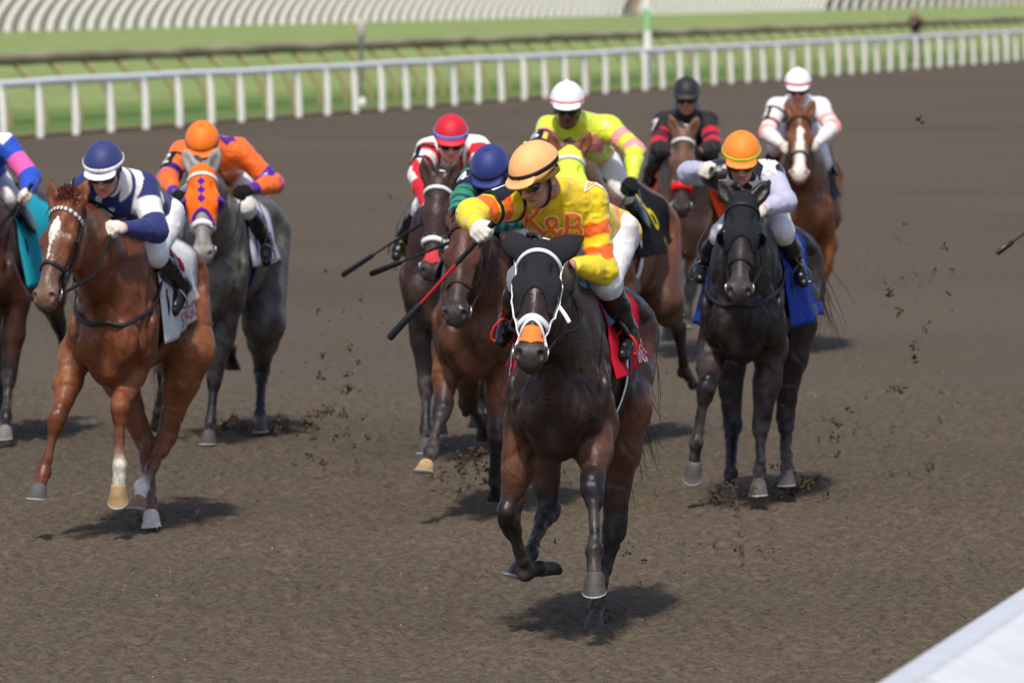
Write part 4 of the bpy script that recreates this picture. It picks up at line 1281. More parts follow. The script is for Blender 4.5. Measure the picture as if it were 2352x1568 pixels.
def build_jockey(cf, hf):
    """hf: the horse this jockey rides (frame and height); cf: pose by picture points, colours and patterns"""
    fr = Frame(*hf['pos'], hf['yaw']); dz = hf.get('dz', 0.0)
    o = np.array([0, -.25, 1.15])
    root = empty('person', fr.M @ Matrix.Translation(Vector(o)))
    tag(root, cf['label'], 'jockey', 'jockeys riding in the race')
    J = {k: np.array(v) + np.array([0, 0, dz]) for k, v in JT.items()}
    ps = cf.get('pose', {})
    for k in ('hip', 'chest', 'neck', 'head', 'shR', 'shL', 'knR', 'knL', 'anR', 'anL', 'toR', 'toL', 'elR', 'elL', 'haR', 'haL'):
        v = ps.get(k)
        if v is None: continue
        if len(v) == 3: J[k] = fr.hp(*v)
        elif v[3] == 'b':                                    # bone end: (px, py, sign, 'b')
            par, L = {'elR': ('shR', .29), 'elL': ('shL', .29), 'haR': ('elR', .255), 'haL': ('elL', .255),
                      'anR': ('knR', .36), 'anL': ('knL', .36), 'toR': ('anR', .17), 'toL': ('anL', .17)}[k]
            J[k] = fr.bn(J[par], v[0], v[1], L, v[2])
        else: J[k] = np.array(v[:3]) + np.array([0, 0, dz])
        if k == 'hip' and 'chest' not in ps: J['chest'] = J['hip'] + (J['chest'] - (np.array(JT['hip']) + [0, 0, dz]))
    if 'shR' in ps and 'shL' in ps and 'neck' not in ps:
        J['neck'] = (J['shR'] + J['shL']) / 2 + np.array([0, .07, .04])
        J['chest'] = (J['shR'] + J['shL']) / 2 + (J['hip'] - J['neck']) * .12 + np.array([0, 0, -.02])
    vox = cf.get('vox', .007)
    dst = lambda a, b: np.linalg.norm(J[a] - J[b])
    print('%-10s arm %.2f %.2f / %.2f %.2f  torso %.2f neck-head %.2f sh %.2f thigh %.2f %.2f' % (cf['id'], dst('shR', 'elR'), dst('elR', 'haR'), dst('shL', 'elL'), dst('elL', 'haL'), dst('hip', 'neck'), dst('neck', 'head'), dst('shR', 'shL'), dst('hip', 'knR'), dst('hip', 'knL')))
    print('     sh %s %s el %s %s ha %s %s hd %s' % tuple(np.round(J[k], 2) for k in ('shR', 'shL', 'elR', 'elL', 'haR', 'haL', 'head')))
    # head frame
    yw, pt, rl = R(cf['face'][0]), R(cf['face'][1]), R(cf['face'][2]) if len(cf['face']) > 2 else 0
    f = np.array([math.sin(yw) * math.cos(pt), math.cos(yw) * math.cos(pt), math.sin(pt)])
    r = unit(np.cross(f, [0, 0, 1])); u = np.cross(r, f)
    r, u = r * math.cos(rl) + u * math.sin(rl), u * math.cos(rl) - r * math.sin(rl)
    hc = J['head']
    HP = lambda x, y, z: hc + r * x + f * y + u * z
    HQ = np.array([r, f, u])
    sk = cf.get('skin', lin((196, 142, 118)))
    # --- the body, one continuous surface under the clothes
    B = Sdf()
    sp = unit(J['neck'] - J['hip']); right = unit((J['shR'] - J['shL'])); nrm = unit(np.cross(right, sp))
    B.cap(J['hip'], J['chest'], .09, .105, .04, sk, sq=(nrm, .75)); B.cap(J['chest'], J['neck'], .105, .05, .04, sk, sq=(nrm, .8))
    B.cap(J['shR'], J['shL'], .045, .045, .05, sk)
    B.cap(J['neck'], HP(0, -.035, -.065), .055, .05, .03, sk)
    for s in 'RL':
        sg = 1 if s == 'R' else -1
        B.cap(J['sh' + s], J['el' + s], .044, .036, .03, sk); B.cap(J['el' + s], J['ha' + s], .037, .025, .02, sk)
        hj = J['hip'] + right * sg * .07 - nrm * .055
        B.cap(hj, J['kn' + s], .075, .048, .05, sk); B.cap(J['kn' + s], J['an' + s], .045, .03, .02, sk); B.cap(J['an' + s], J['to' + s], .03, .022, .02, sk)
    B.ell(HP(0, -.012, .03), (.073, .094, .088), HQ, .02, sk)
    B.ell(HP(0, .030, -.045), (.058, .058, .082), HQ, .02, sk)
    B.ell(HP(0, .040, -.088), (.042, .042, .034), HQ, .02, sk)
    B.ell(HP(0, .076, -.104), (.019, .016, .016), HQ, .015, sk)
    B.cap(HP(0, .080, .004), HP(0, .112, -.036), .009, .014, .012, sk)
    for s in (-1, 1):
        B.ell(HP(s * .012, .098, -.040), (.010, .012, .009), HQ, .008, sk)
        B.ell(HP(s * .037, .062, -.030), (.022, .022, .020), HQ, .015, sk)
        B.ell(HP(s * .074, -.006, -.022), (.010, .021, .033), HQ, .008, sk)
        B.ell(HP(s * .031, .080, .004), (.015, .010, .009), HQ, .01, sub=True)
    B.cap(HP(-.043, .072, .020), HP(.043, .072, .020), .013, .013, .012, sk)
    lip = sk * np.array([.85, .62, .6]); op = cf.get('mouth', 0.0)
    B.cap(HP(-.019, .083, -.068), HP(.019, .083, -.068), .0075, .0075, .008, lip); B.cap(HP(-.017, .082, -.081 - op), HP(.017, .082, -.081 - op), .0078, .0078, .008, lip)
    B.ell(HP(0, .092, -.0745 - op / 2), (.020, .02, .0028 + op / 2), HQ, .004, sub=True)
    hands = {}
    for s in 'RL':
        sg = 1 if s == 'R' else -1
        W = J['ha' + s]; D = unit(W - J['el' + s])
        hw = cf.get('hand' + s, {})
        D = unit(D * .5 + np.array(hw.get('D', D)) * .5)
        T = np.array(hw.get('T', (-sg * .75, .15, .6)), float)
        if 'Tpx' in hw:                                     # thumb side along the whip: two picture points at the hand's depth
            a, b = (fr.hp(px, py, W[1]) for px, py in hw['Tpx']); T = unit(a - b)
            D = unit(D - T * (D @ T))
        T = unit(T - D * (T @ D)); Pn = np.cross(T, D) * (sg if not hw.get("flip") else -sg)
        hands[s] = (W, D, T, Pn)
        hand_sdf(B, W, D, T, Pn, sk, 50 if s == 'R' else 60)
    V, F = B.mesh(min(vox, .006))
    mk('body', V - o, F, M_SKIN, root, B.colours(V, .006))
    # --- gloves
    gl = cf.get('gloves', (GLOVE, GLOVE))
    for s, gc in zip('RL', gl):
        if gc is None: continue
        G = Sdf(); hand_sdf(G, *hands[s], gc, 1, only='fingers' if cf.get('mitt') else None)
        if cf.get('mitt'):
            W, D, T, Pn = hands[s]; Q = np.array([T, D, Pn])
            G.cap(W - D * .012, W + D * .03, .025, .026, .02, gc, sq=(Pn, .8)); G.ell(W + D * .052, (.040, .048, .018), Q, .018, gc)
        V, F = G.mesh(.0045, grow=.0035); mk('glove', V - o, F, M_CLOTH, root, gc)
    # --- jersey
    Jy = Sdf()
    ck = cf['jersey']
    Jy.cap(J['hip'] - sp * .09, J['chest'], cf.get('waist', .130), .145, .06, ck, sq=(nrm, .80), tag=1)
    Jy.cap(J['chest'], J['neck'] - sp * .02, .145, .085, .06, ck, sq=(nrm, .85), tag=1)
    Jy.cap(J['shR'], J['shL'], .070, .070, .07, ck, tag=1)
    Jy.cap(J['neck'] - sp * .02, J['neck'] + unit(HP(0, -.035, -.065) - J['neck']) * .035, .072, .062, .03, ck, tag=6)
    for s, ta in (('R', 2), ('L', 3)):
        sg = 1 if s == 'R' else -1
        Jy.cap(J['sh' + s], J['el' + s], .072, .062, .045, ck, tag=ta)
        Wj = J['ha' + s] - unit(J['ha' + s] - J['el' + s]) * .02
        m2 = J['el' + s] * .55 + Wj * .45
        Jy.cap(J['el' + s], m2, .060, .052, .03, ck, tag=ta + 10); Jy.cap(m2, Wj, .052, .034, .02, ck, tag=ta + 12)
    V, F = Jy.mesh(vox)
    tg, tt = Jy.tags(V)
    NN = normals(V, F)
    amp = cf.get('wrinkle', .007)
    q = V * 1.0
    wr = np.abs(vnoise(q[:, 0] * 13 + 5, q[:, 1] * 11, q[:, 2] * 17) - .5) * 2
    wr2 = np.abs(vnoise(q[:, 0] * 26 + 5, q[:, 1] * 22, q[:, 2] * 34) - .5) * 2
    V2 = V + NN * (amp * (.55 - wr) + amp * .5 * (.5 - wr2))[:, None]
    # coordinates for patterns: uu across, vv along the spine, ww out of the back; aa = 0..2 along the arm
    rel = V - J['hip']; L = np.linalg.norm(J['neck'] - J['hip'])
    uu, vv, ww = rel @ right, (rel @ sp) / L, rel @ nrm
    aa = np.where(np.isin(tg, (2, 3)), tt, np.where(np.isin(tg, (12, 13)), 1 + tt * .45, np.where(np.isin(tg, (14, 15)), 1.45 + tt * .55, -1)))
    arm = np.where(np.isin(tg, (2, 12, 14)), 1, np.where(np.isin(tg, (3, 13, 15)), -1, 0))
    C = np.tile(ck, (len(V), 1)).astype(float)
    cf['paint'](C, dict(u=uu, v=vv, w=ww, a=aa, arm=arm, tag=tg, V=V))
    jo = mk('jersey', V2 - o, F, cf.get('fabric', M_KNIT), root, C)
    jt = bvh(V2 - o, F)
    upv = np.array([0, 0, 1.0])
    for dcl in cf.get('decals', []):
        m = MB()
        at_ = dcl['at'] if 'at' in dcl else None
        if 'px' in dcl:
            p = fr.hp(*dcl['px']) - o
            n = -ray(dcl['px'][0], dcl['px'][1]); n = np.array([n @ fr.r, n @ fr.f, n[2]]); n = unit(n)
            if 'n' in dcl: n = unit(dcl['n'])
            ang = R(dcl.get('rot', 0))
            x0 = unit(np.cross(upv, n)); y0 = np.cross(n, x0)
            x = x0 * math.cos(ang) + y0 * math.sin(ang); y = y0 * math.cos(ang) - x0 * math.sin(ang)
        if dcl['t'] == 'text':
            V6, F6 = text_mesh(dcl['s'], dcl['h'])
            if 'edge' in dcl:
                V7, F7 = text_mesh(dcl['s'], dcl['h'], .007)
                decal(m, V7, F7, jt, p, x, y, n, dcl['edge'], .005, .4, .6); dcl['c_off'] = .009
        elif dcl['t'] == 'poly':
            V6, F6 = poly2(dcl['p'])
        elif dcl['t'] == 'star':
            V6, F6 = star2(dcl['r'])
        else:
            V6, F6 = grid2(dcl['w'], dcl['hh'])
        for lay in dcl.get('layers', [(0, dcl['c'], dcl.get('c_off', .005))]):
            g, c, of = lay
            Vg = V6 * (1 + g)
            decal(m, Vg, F6, jt, p, x, y, n, c, of, .4, .6)
        m.obj(dcl.get('name', 'emblem'), M_KNIT, jo)
    if 'armband' in cf:                                         # number patch on the right upper arm
        ab = cf['armband']; a, b = J['sh' + ab.get('arm', 'R')] - o, J['el' + ab.get('arm', 'R')] - o
        sg = 1 if ab.get('arm', 'R') == 'R' else -1
        ax = unit(b - a); c0 = a * (1 - ab.get('t', .5)) + b * ab.get('t', .5)
        out = np.array([sg * 1.0, .55, .5]); 
        if 'out' in ab: out = np.array(ab['out'], float)
        n = unit(out - ax * (out @ ax)); y = -ax; x = np.cross(y, n)
        m = MB(); V6, F6 = grid2(.10, ab.get('len', .14), 10, 10)
        decal(m, V6, F6, jt, c0, x, y, n, ab.get('bg', BLACK), .005, .3)
        for e in (-1, 1):
            q = [c0 + ax * e * ab.get('len', .15) * .42 + (n * math.cos(th) + x * math.sin(th)) * .2 for th in np.linspace(0, 2 * math.pi, 26)]
            qq, nn = [], []
            for p in q:
                d = unit(p - (c0 + ax * e * ab.get('len', .15) * .42))
                h, n2, _, _ = jt.ray_cast(Vector(p), Vector(-d), .2)
                qq.append((np.array(h) if h is not None else p - d * .13) + d * .004); nn.append(d)
            m.strip(qq, nn, .018, .004, BLACK)
        mo = m.obj('armband', M_STRAP, root)
        m = MB(); V6, F6 = text_mesh(ab['s'], ab.get('h', .15)); V6[:, 0] *= 1.0
        decal(m, V6, F6, jt, c0, x, y, n, lin((240, 240, 240)), .0085, .3)
        m.obj('number', M_CLOTH, mo)
    # --- breeches
    K = Sdf(); bc = cf.get('breeches', lin((232, 230, 232)))
    K.ell(J['hip'] - sp * .05 - nrm * .025, (.108, .110, .085), np.array([right, sp, nrm]), .04, bc)
    for s in 'RL':
        sg = 1 if s == 'R' else -1
        hj = J['hip'] + right * sg * .07 - nrm * .055
        K.cap(hj, J['kn' + s], .094, .064, .05, bc); K.cap(J['kn' + s], J['kn' + s] + (J['an' + s] - J['kn' + s]) * .22, .066, .056, .03, bc)
    V, F = K.mesh(max(vox, .007)); NN = normals(V, F)
    V = V + NN * (.004 * (.5 - np.abs(vnoise(V[:, 0] * 22, V[:, 1] * 18, V[:, 2] * 30) - .5) * 2))[:, None]
    mk('breeches', V - o, F, M_KNIT, root, bc)
    # --- boots and stirrups
    for s in 'RL':
        sg = 1 if s == 'R' else -1
        a, b, t = J['kn' + s], J['an' + s], J['to' + s]
        G = Sdf(); bt = cf.get('boot', BLACK)
        top = a + (b - a) * .20
        G.cap(top, a + (b - a) * .5, .060, .057, .02, bt); G.cap(a + (b - a) * .5, b, .057, .043, .03, bt)
        fd = unit(t - b); hd = unit((b - a)); heel = b + hd * .055 - fd * .025
        G.cap(b, heel, .042, .034, .02, bt); G.cap(heel + fd * .02, t, .036, .030, .02, bt); G.cap(b, b * .4 + t * .6, .040, .034, .03, bt)
        V, F = G.mesh(max(vox, .007)); NN = normals(V, F)
        V = V + NN * (.003 * (.5 - np.abs(vnoise(V[:, 0] * 30, V[:, 1] * 30, V[:, 2] * 45) - .5) * 2))[:, None]
        mk('boot', V - o, F, M_LEATHER, root, bt)
        m = MB(); sc = cf.get('stirrup', lin((150, 150, 152)))
        c = b * .35 + t * .65 + hd * .03; up_ = unit(np.array([sg * -.15, .25, 1.0])); sd = unit(np.cross(fd, up_))
        ring = [c - sd * .046 - up_ * .02, c - sd * .050 + up_ * .03, c - sd * .028 + up_ * .07, c + up_ * .09, c + sd * .028 + up_ * .07, c + sd * .050 + up_ * .03, c + sd * .046 - up_ * .02, c - sd * .046 - up_ * .02]
        m.tube(spline(ring, 30), .006, sc, n=6)
        m.tube(spline([c + up_ * .09, (c + up_ * .09) * .5 + np.array([sg * .27, -.12, 1.50 + dz]) * .5 + np.array([sg * .02, 0, 0]), np.array([sg * .22, -.10, 1.56 + dz])], 12), .011, cf.get('leather', sc), n=6, flat=((1, 0, 0), .35))
        m.V = [v - o for v in m.V]
        m.obj('stirrup', M_METAL if 'stirrup' not in cf else M_STRAP, root)
    # --- helmet
    hcol = cf['helmet']
    E = Sdf()
    E.ell(HP(0, -.008, .036), (.108, .132, .122), HQ, .02, hcol, tag=1)
    E.half(HP(0, .03, .026), -u * .97 - f * .20, .012)
    E.ell(HP(0, .105, .036), (.086, .050, .011), np.array([r, unit(f - u * .30), unit(u + f * .30)]), .018, hcol, tag=2)
    E.cap(HP(0, -.008, .158), HP(0, -.008, .163), .013, .011, .004, hcol, tag=1)
    V, F = E.mesh(.005 if vox < .008 else .006)
    V0 = V - HP(0, -.008, .036)
    an = np.arctan2(V0 @ r, V0 @ f); rad = V0 / (np.linalg.norm(V0, axis=1)[:, None])
    seam = np.abs(((an / (2 * math.pi) * 6 + .0) % 1) - .5) * 2
    tg, _ = E.tags(V)
    V = V - rad * (np.clip((seam - .93) / .07, 0, 1) * .0022 * (tg == 1))[:, None]
    C = np.tile(hcol, (len(V), 1)).astype(float)
    if 'peak' in cf:
        D_, _ = E._dt(V); w_ = np.clip((np.minimum(D_[0], D_[2]) - D_[1]) / .006 + .5, 0, 1)[:, None]
        C = C * (1 - w_) + np.asarray(cf['peak']) * w_
    ho = mk('helmet', V - o, F, M_CAP, root, C)
    ht = bvh(V - o, F)
    def ring(h0, tilt, w, col, name, th=.002):
        q, nn = [], []
        c0 = HP(0, -.008, h0) - o
        for a_ in np.linspace(0, 2 * math.pi, 60):
            d = r * math.sin(a_) + f * math.cos(a_) + u * 0
            d = unit(d); c1 = c0 + u * tilt * math.cos(a_)
            h, n2, _, _ = ht.ray_cast(Vector(c1 + d * .3), Vector(-d))
            if h is None: continue
            q.append(np.array(h)); nn.append(unit(np.array(n2) + d))
        m = MB(); m.strip(q, nn, w, th, col); m.obj(name, M_STRAP, ho)
    if 'band' in cf:
        ring(.056, -.002 + .006, cf.get('bandw', .022), cf['band'], 'helmet_band')
    # goggles, strap, chin strap
    G = Sdf(); lens = cf.get('lens', BLACK)
    for s in (-1, 1):
        G.ell(HP(s * .034, .078, -.003), (.039, .032, .027), HQ, .018, lens)
    V, F = G.mesh(.004)
    V0 = V - hc; gx, gu = V0 @ r, V0 @ u
    C = np.tile(cf.get('frame', BLACK), (len(V), 1)).astype(float)
    ins = (((np.abs(gx) - .034) / .028) ** 2 + ((gu + .003) / .018) ** 2) < 1
    C[ins] = lens
    go = mk('goggles', V - o, F, M_LENS, root, C)
    m = MB(); q = [HP(.088 * math.sin(a_), -.008 + .100 * math.cos(a_), .006 + .012 * math.cos(a_)) - o for a_ in np.linspace(R(42), R(318), 30)]
    m.strip(q, [unit(p - (hc - o)) for p in q], .024, .004, cf.get('gstrap', BLACK)); m.obj('goggle_strap', M_STRAP, go)
    m = MB(); q = spline([HP(.080, .012, -.005), HP(.072, .022, -.05), HP(.047, .040, -.105), HP(0, .050, -.128), HP(-.047, .040, -.105), HP(-.072, .022, -.05), HP(-.080, .012, -.005)], 30) - o
    m.strip(q, [unit(p - (HP(0, .01, -.05) - o)) for p in q], .016, .004, cf.get('chin', BLACK)); m.obj('chin_strap', M_STRAP, ho)
    cf['_J'] = J; cf['_hands'] = hands; cf['_fr'] = fr
    return root

def whip(label, fr, top, tip, colours, r0=.011, flap=True, group=None):
    """riding whip from its handle knob to the flap, in world coordinates"""
    d = unit(tip - top); Ln = np.linalg.norm(tip - top)
    root = empty('riding_whip', Matrix.Translation(Vector(top)))
    tag(root, label, 'whip', group)
    m = MB(); m.tube([d * 0, d * .008, d * .10, d * Ln * .36], [.015, .0135, .0115, .0105], colours[0], n=10); m.obj('handle', M_LEATHER, root)
    m = MB(); m.tube([d * Ln * .36, d * Ln * .72], [.0085, .0065], colours[1], n=8); m.obj('shaft', M_STRAP, root)
    m = MB(); m.tube([d * Ln * .69, d * Ln * .71, d * Ln * .985, d * Ln], [.008, .015, .017, .013], colours[2], n=8, flat=((0.2, 0.9, 0.3), .55)); m.obj('flap', M_LEATHER, root)
    return root
# ================================================================== THE FIELD OF RUNNERS
W_ = lin((236, 234, 232)); OR = lin((255, 112, 30)); YE = lin((255, 222, 26)); NAVY = lin((42, 52, 108)); PURP = lin((82, 32, 150))
RED = lin((205, 22, 46)); PINK = lin((250, 160, 150)); NEON = lin((226, 238, 62)); LAV = lin((196, 194, 218)); BLUE = lin((40, 70, 175)); GREEN = lin((28, 140, 92))
def mixc(C, m, w, col):
    C[m] = C[m] * (1 - w[m])[:, None] + np.asarray(col) * w[m][:, None]
def band(C, P, a0, a1, col, arm=None):
    w = np.clip((P['a'] - a0) / .022 + .5, 0, 1) * np.clip((a1 - P['a']) / .022 + .5, 0, 1)
    m = (w > 0) & (P['a'] >= 0)
    if arm is not None: m &= P['arm'] == arm
    mixc(C, m, w, col)
def plain(C, P): pass
EARS_UP = [(.30, .88, .25), (.30, .88, .25)]

RUN = []
# ---- 1: the leader
h = dict(id='lead', pos=(.235, 33.6), yaw=6.5, vox=.0095, body=lin((50, 34, 26)), leg=lin((98, 62, 44)), points=lin((33, 29, 31)), muzzle=lin((54, 48, 46)),
    label='leading dark bay racehorse in a black ear hood with white noseband and orange nose patch',
    poll=(1240, 570, .90), lips=(1214, 830, 1.29), turn=-4, ears=[(.80, .66, .05), (.80, .66, .05)],
    hood=dict(col=lin((38, 38, 42)), end=.345, mid=.245), bridle=W_, browband=W_, noseband=W_, nbw=.030, nb_a=.415, figure8=True, double=True, chw=.024, loose=True, rein_out=.12, bbw=.020, nosepatch=lin((255, 132, 62)), nbt=.008,
    legs=dict(fr=[(1207, 972, .10), (1170, 1194, 1), (1208, 1312, -1), (1264, 1296, -1)], fl=[(1370, 975, .10), (1360, 1126, 1), (1366, 1262, 1), (1366, 1358, 1)],
              hr=[None, (1258, 1172, -1), (1217, 1268, 1), (1183, 1326, 1)], hl=[None, (1411, 1212, -1), (1369, 1400, 1), (1363, 1444, 1)]),
    hoof=lin((66, 62, 58)), tail=(-.13, -.25, -.60), hair=lin((30, 26, 26)),
    cloth=dict(col=lin((196, 20, 46)), y=(.02, -.80), z=(1.14, 1.21), flick=.1,
               text=[dict(s='INSETTI', h=.10, y=-.60, z=1.225, c=W_, slope=.16, wide=.92), dict(s='1', h=.22, y=-.66, z=1.43, c=W_, slope=.16), dict(s='1', h=.30, y=-.5, z=1.36, c=W_, side=1)]),
    pad=lin((70, 120, 150)), girth_y=-.21, girth=[(W_, .135, .006), (BLACK, .055, .013)], rein=BLACK)
j = dict(id='lead', pose=dict(hip=(1380, 526, -.20), head=(1234, 405, .44), shR=(1182, 462, .24), shL=(1352, 462, .10), elR=(1084, 494, 1, 'b'), haR=(1094, 520, 1, 'b'),
         elL=(1384, 622, 1, 'b'), haL=(1314, 610, 1, 'b'), knL=(1392, 648, .06), anL=(1440, 758, -1, 'b'), toL=(1430, 815, 1, 'b'), knR=(1200, 640, .06), anR=(1170, 735, -1, 'b'), toR=(1152, 785, 1, 'b')),
    label='jockey in shiny yellow and orange silks and peach helmet on the leading horse', face=(38, -30, 0), vox=.0055, mouth=.010,
    jersey=YE, waist=.14, fabric=M_SILK, wrinkle=.011, helmet=lin((255, 184, 118)), band=BLACK, bandw=.020, lens=lin((90, 70, 16)), gstrap=lin((190, 150, 40)), gloves=(GLOVE, None), mitt=False,
    handR=dict(Tpx=[(1132, 511), (1040, 614)]), armband=dict(s='1', bg=lin((30, 36, 48)), t=.34, out=(.4, .7, .9), len=.16), stirrup=lin((225, 50, 40)), leather=lin((200, 40, 40)),
    decals=[dict(t='text', s='K', h=.17, px=(1226, 508, .2), c=OR, name='letter', edge=lin((250, 228, 150))), dict(t='text', s='&', h=.17, px=(1270, 528, .2), c=OR, name='letter', edge=lin((250, 228, 150))),
            dict(t='text', s='B', h=.17, px=(1316, 524, .2), c=OR, name='letter', edge=lin((250, 228, 150))),
            dict(t='star', r=.075, px=(1368, 404, .0), c=lin((255, 190, 120)), name='star_patch', layers=[(.22, W_, .004), (0, lin((255, 178, 96)), .007)])])
def paint(C, P):
    C[(P['tag'] == 1) & (P['w'] < .02)] = lin((232, 196, 16))  # chest and belly side deeper yellow: shading painted into the silk
    wob = .05 * (vnoise(P['V'][:, 0] * 30, P['V'][:, 1] * 30, P['V'][:, 2] * 30) - .5)
    P = dict(P, a=np.where(P['a'] >= 0, P['a'] + wob, P['a']))
    for a0, a1 in ((.30, .50), (.64, .86)): band(C, P, a0, a1, OR)
    for v0, v1 in ((.06, .10), (.14, .19), (.23, .27)):
        C[(P['tag'] == 1) & (P['v'] + .5 * P['w'] > v0) & (P['v'] + .5 * P['w'] < v1) & (np.abs(P['u']) > .02)] = lin((255, 140, 66))
j['paint'] = paint
RUN.append((h, j, 'lead'))

# ---- chestnut on the left
h = dict(id='chestnut', pos=(-2.06, 39.7), yaw=6, vox=.0105, body=lin((106, 59, 34)), leg=lin((130, 78, 46)), points=lin((110, 60, 38)), muzzle=lin((108, 82, 70)),
    label='bright chestnut racehorse with a white diamond on its forehead and a studded browband', forelock=True, hair=lin((92, 40, 26)),
    poll=(148, 470, .95), lips=(90, 696, 1.26), turn=20, ears=EARS_UP, blaze=[(.10, .0, .0), (.155, .030, .0), (.22, .022, .004), (.27, .007, .004), (.36, .005, .008), (.38, 0, .008)],
    bridle=BLACK, browband=[W_, BLACK], bbw=.022, noseband=BLACK, nbw=.020,
    legs=dict(fr=[(176, 812, .10), (134, 958, 1), (100, 1082, 1), (84, 1146, 1)], fl=[(318, 812, .10), (275, 936, 1), (273, 1066, -1), (271, 1180, -1)],
              hr=[None, (336, 1022, -1), (346, 1150, 1), (348, 1202, 1)], hl=[(436, 806, -.70), (382, 1006, -1), (327, 1116, 1), (313, 1170, 1)]),
    socks=dict(fl=lin((214, 204, 190)), hl=lin((222, 214, 204))), hoofs=dict(fl=lin((150, 122, 82)), hl=lin((140, 112, 84)), hr=lin((196, 190, 182)), fr=lin((80, 80, 82))),
    cloth=dict(col=lin((206, 206, 206)), y=(.0, -.86), z=(1.00, 1.14), flick=.35,
               text=[dict(s="'S MAGIC", h=.11, y=-.46, z=1.13, c=lin((176, 40, 52)), slope=.16, wide=.86)],
               shapes=[dict(p=[(-.10, .05), (-.02, .06), (.06, .0), (.08, -.10), (.03, -.12), (-.03, -.04)], y=-.55, z=1.47, c=lin((190, 26, 66))),
                       dict(p=[(-.03, .02), (.03, .03), (.03, -.02), (-.02, -.02)], y=-.62, z=1.40, c=lin((190, 26, 66))),
                       dict(p=[(-.03, .09), (.05, -.08), (.12, -.14), (.03, -.02)], y=-.68, z=1.33, c=lin((190, 26, 46)))]),
    pad=lin((206, 166, 84)), rein=BLACK, breastplate=True, tail=(.1, -.55, -.5))
j = dict(id='navy', pose=dict(hip=(352, 482, -.26), head=(239, 392, .42), shR=(202, 432, .26), shL=(328, 432, .12), anR=(.23, -.28, 1.36, 'l'), toR=(.24, -.15, 1.27, 'l'), elL=(358, 530, 1, 'b'), haL=(284, 523, 1, 'b'),
         knL=(352, 582, .06), anL=(414, 652, -1, 'b'), toL=(400, 714, 1, 'b')),
    label='jockey in navy helmet and navy and white checked silks on the chestnut horse', face=(3, -27, 0), vox=.006, jersey=NAVY, wrinkle=.006,
    helmet=lin((44, 54, 112)), peak=W_, band=W_, bandw=.024, skin=lin((206, 146, 120)), armband=dict(s='3', bg=BLACK, t=.4))
def paint(C, P):
    ck = np.sin(math.pi * (P['u'] / .076 + .5)) * np.sin(math.pi * (P['v'] * 6.2 + .2))
    mixc(C, P['tag'] == 1, np.clip(ck * 6 - .4, 0, 1), W_)
    C[P['tag'] == 6] = W_
    band(C, P, .38, .74, W_)
j['paint'] = paint
RUN.append((h, j, None))

# ---- grey with the orange mask
GR = lin((92, 87, 84))
h = dict(id='grey', pos=(-1.86, 47.6), yaw=6, vox=.012, body=GR, leg=lin((84, 80, 78)), points=lin((36, 34, 36)), muzzle=lin((146, 140, 136)), face=lin((138, 132, 128)), dapple=True,
    label='grey racehorse wearing an orange face mask with three purple diamonds', hair=lin((70, 66, 66)),
    poll=(463, 388, .95), lips=(465, 600, 1.20), turn=-3, ears=EARS_UP, hood=dict(col=OR, trim=PURP, end=.385, mid=.30, aw=.07, no_ears=True, diamonds=PURP, cups=lin((96, 56, 150))),
    bridle=W_, browband=W_, noseband=W_, nbw=.034, nbt=.010, nb_a=.385,
    legs=dict(fl=[(528, 690, .12), (493, 866, 1), (484, 966, 1), (477, 1016, 1)], fr=[(430, 690, .10), (378, 850, 1), (364, 945, -1), (356, 990, -1)],
              hl=[(606, 745, -.68), (601, 850, -1), (597, 950, 1), (599, 985, 1)], hr='back'),
    cloth=dict(col=lin((214, 208, 220)), y=(.0, -.74), z=(1.10, 1.12), text=[dict(s='2', h=.28, y=-.45, z=1.36, c=NAVY)]), pad=lin((196, 158, 64)), girth=[(lin((36, 56, 130)), .09, .008)], rein=BLACK, tail=(.1, -.6, -.4))
j = dict(id='orange', pose=dict(hip=(520, 392, -.24), head=(465, 335, .42), shR=(420, 352, .24), shL=(548, 346, .12), elR=(384, 412, 1, 'b'), haR=(402, 446, 1, 'b'), elL=(628, 422, 1, 'b'), haL=(574, 436, 1, 'b'),
         knL=(562, 475, .06), anL=(608, 555, -1, 'b'), toL=(612, 602, 1, 'b'), knR=(404, 470, .06), anR=(388, 540, -1, 'b'), toR=(384, 575, 1, 'b')),
    label='jockey in orange silks with purple bands and orange helmet on the grey horse', face=(-4, -38, 0), vox=.007, jersey=OR, fabric=M_SILK, wrinkle=.007,
    helmet=lin((255, 122, 20)), band=lin((30, 18, 12)), bandw=.008, gloves=(BLACK, BLACK), armband=dict(s='2', t=.55, out=(.8, .8, .3)), skin=lin((110, 70, 54)),
    decals=[dict(t='poly', p=[(-.05, 0), (0, .05), (.05, 0), (0, -.05)], px=(520, 316, .0), c=PURP, name='diamond_patch'),
            dict(t='poly', p=[(-.05, 0), (0, .06), (.05, 0), (0, -.06)], px=(524, 296, -.1), c=PURP, name='diamond_patch'),
            dict(t='poly', p=[(-.05, 0), (0, .06), (.05, 0), (0, -.06)], px=(545, 292, -.2), c=PURP, name='diamond_patch')])
def paint(C, P):
    dq = np.abs(((P['u'] + .045) / .15) % 1 - .5) + np.abs((P['v'] * 2.6 + .1) % 1 - .5)
    mixc(C, (P['tag'] == 1) & (P['w'] > .02), np.clip((.24 - dq) * 14 + .5, 0, 1), PURP)
    band(C, P, .66, .88, PURP); band(C, P, 1.0, 1.10, PURP); band(C, P, 1.82, 2.1, PURP)
j['paint'] = paint
RUN.append((h, j, None))

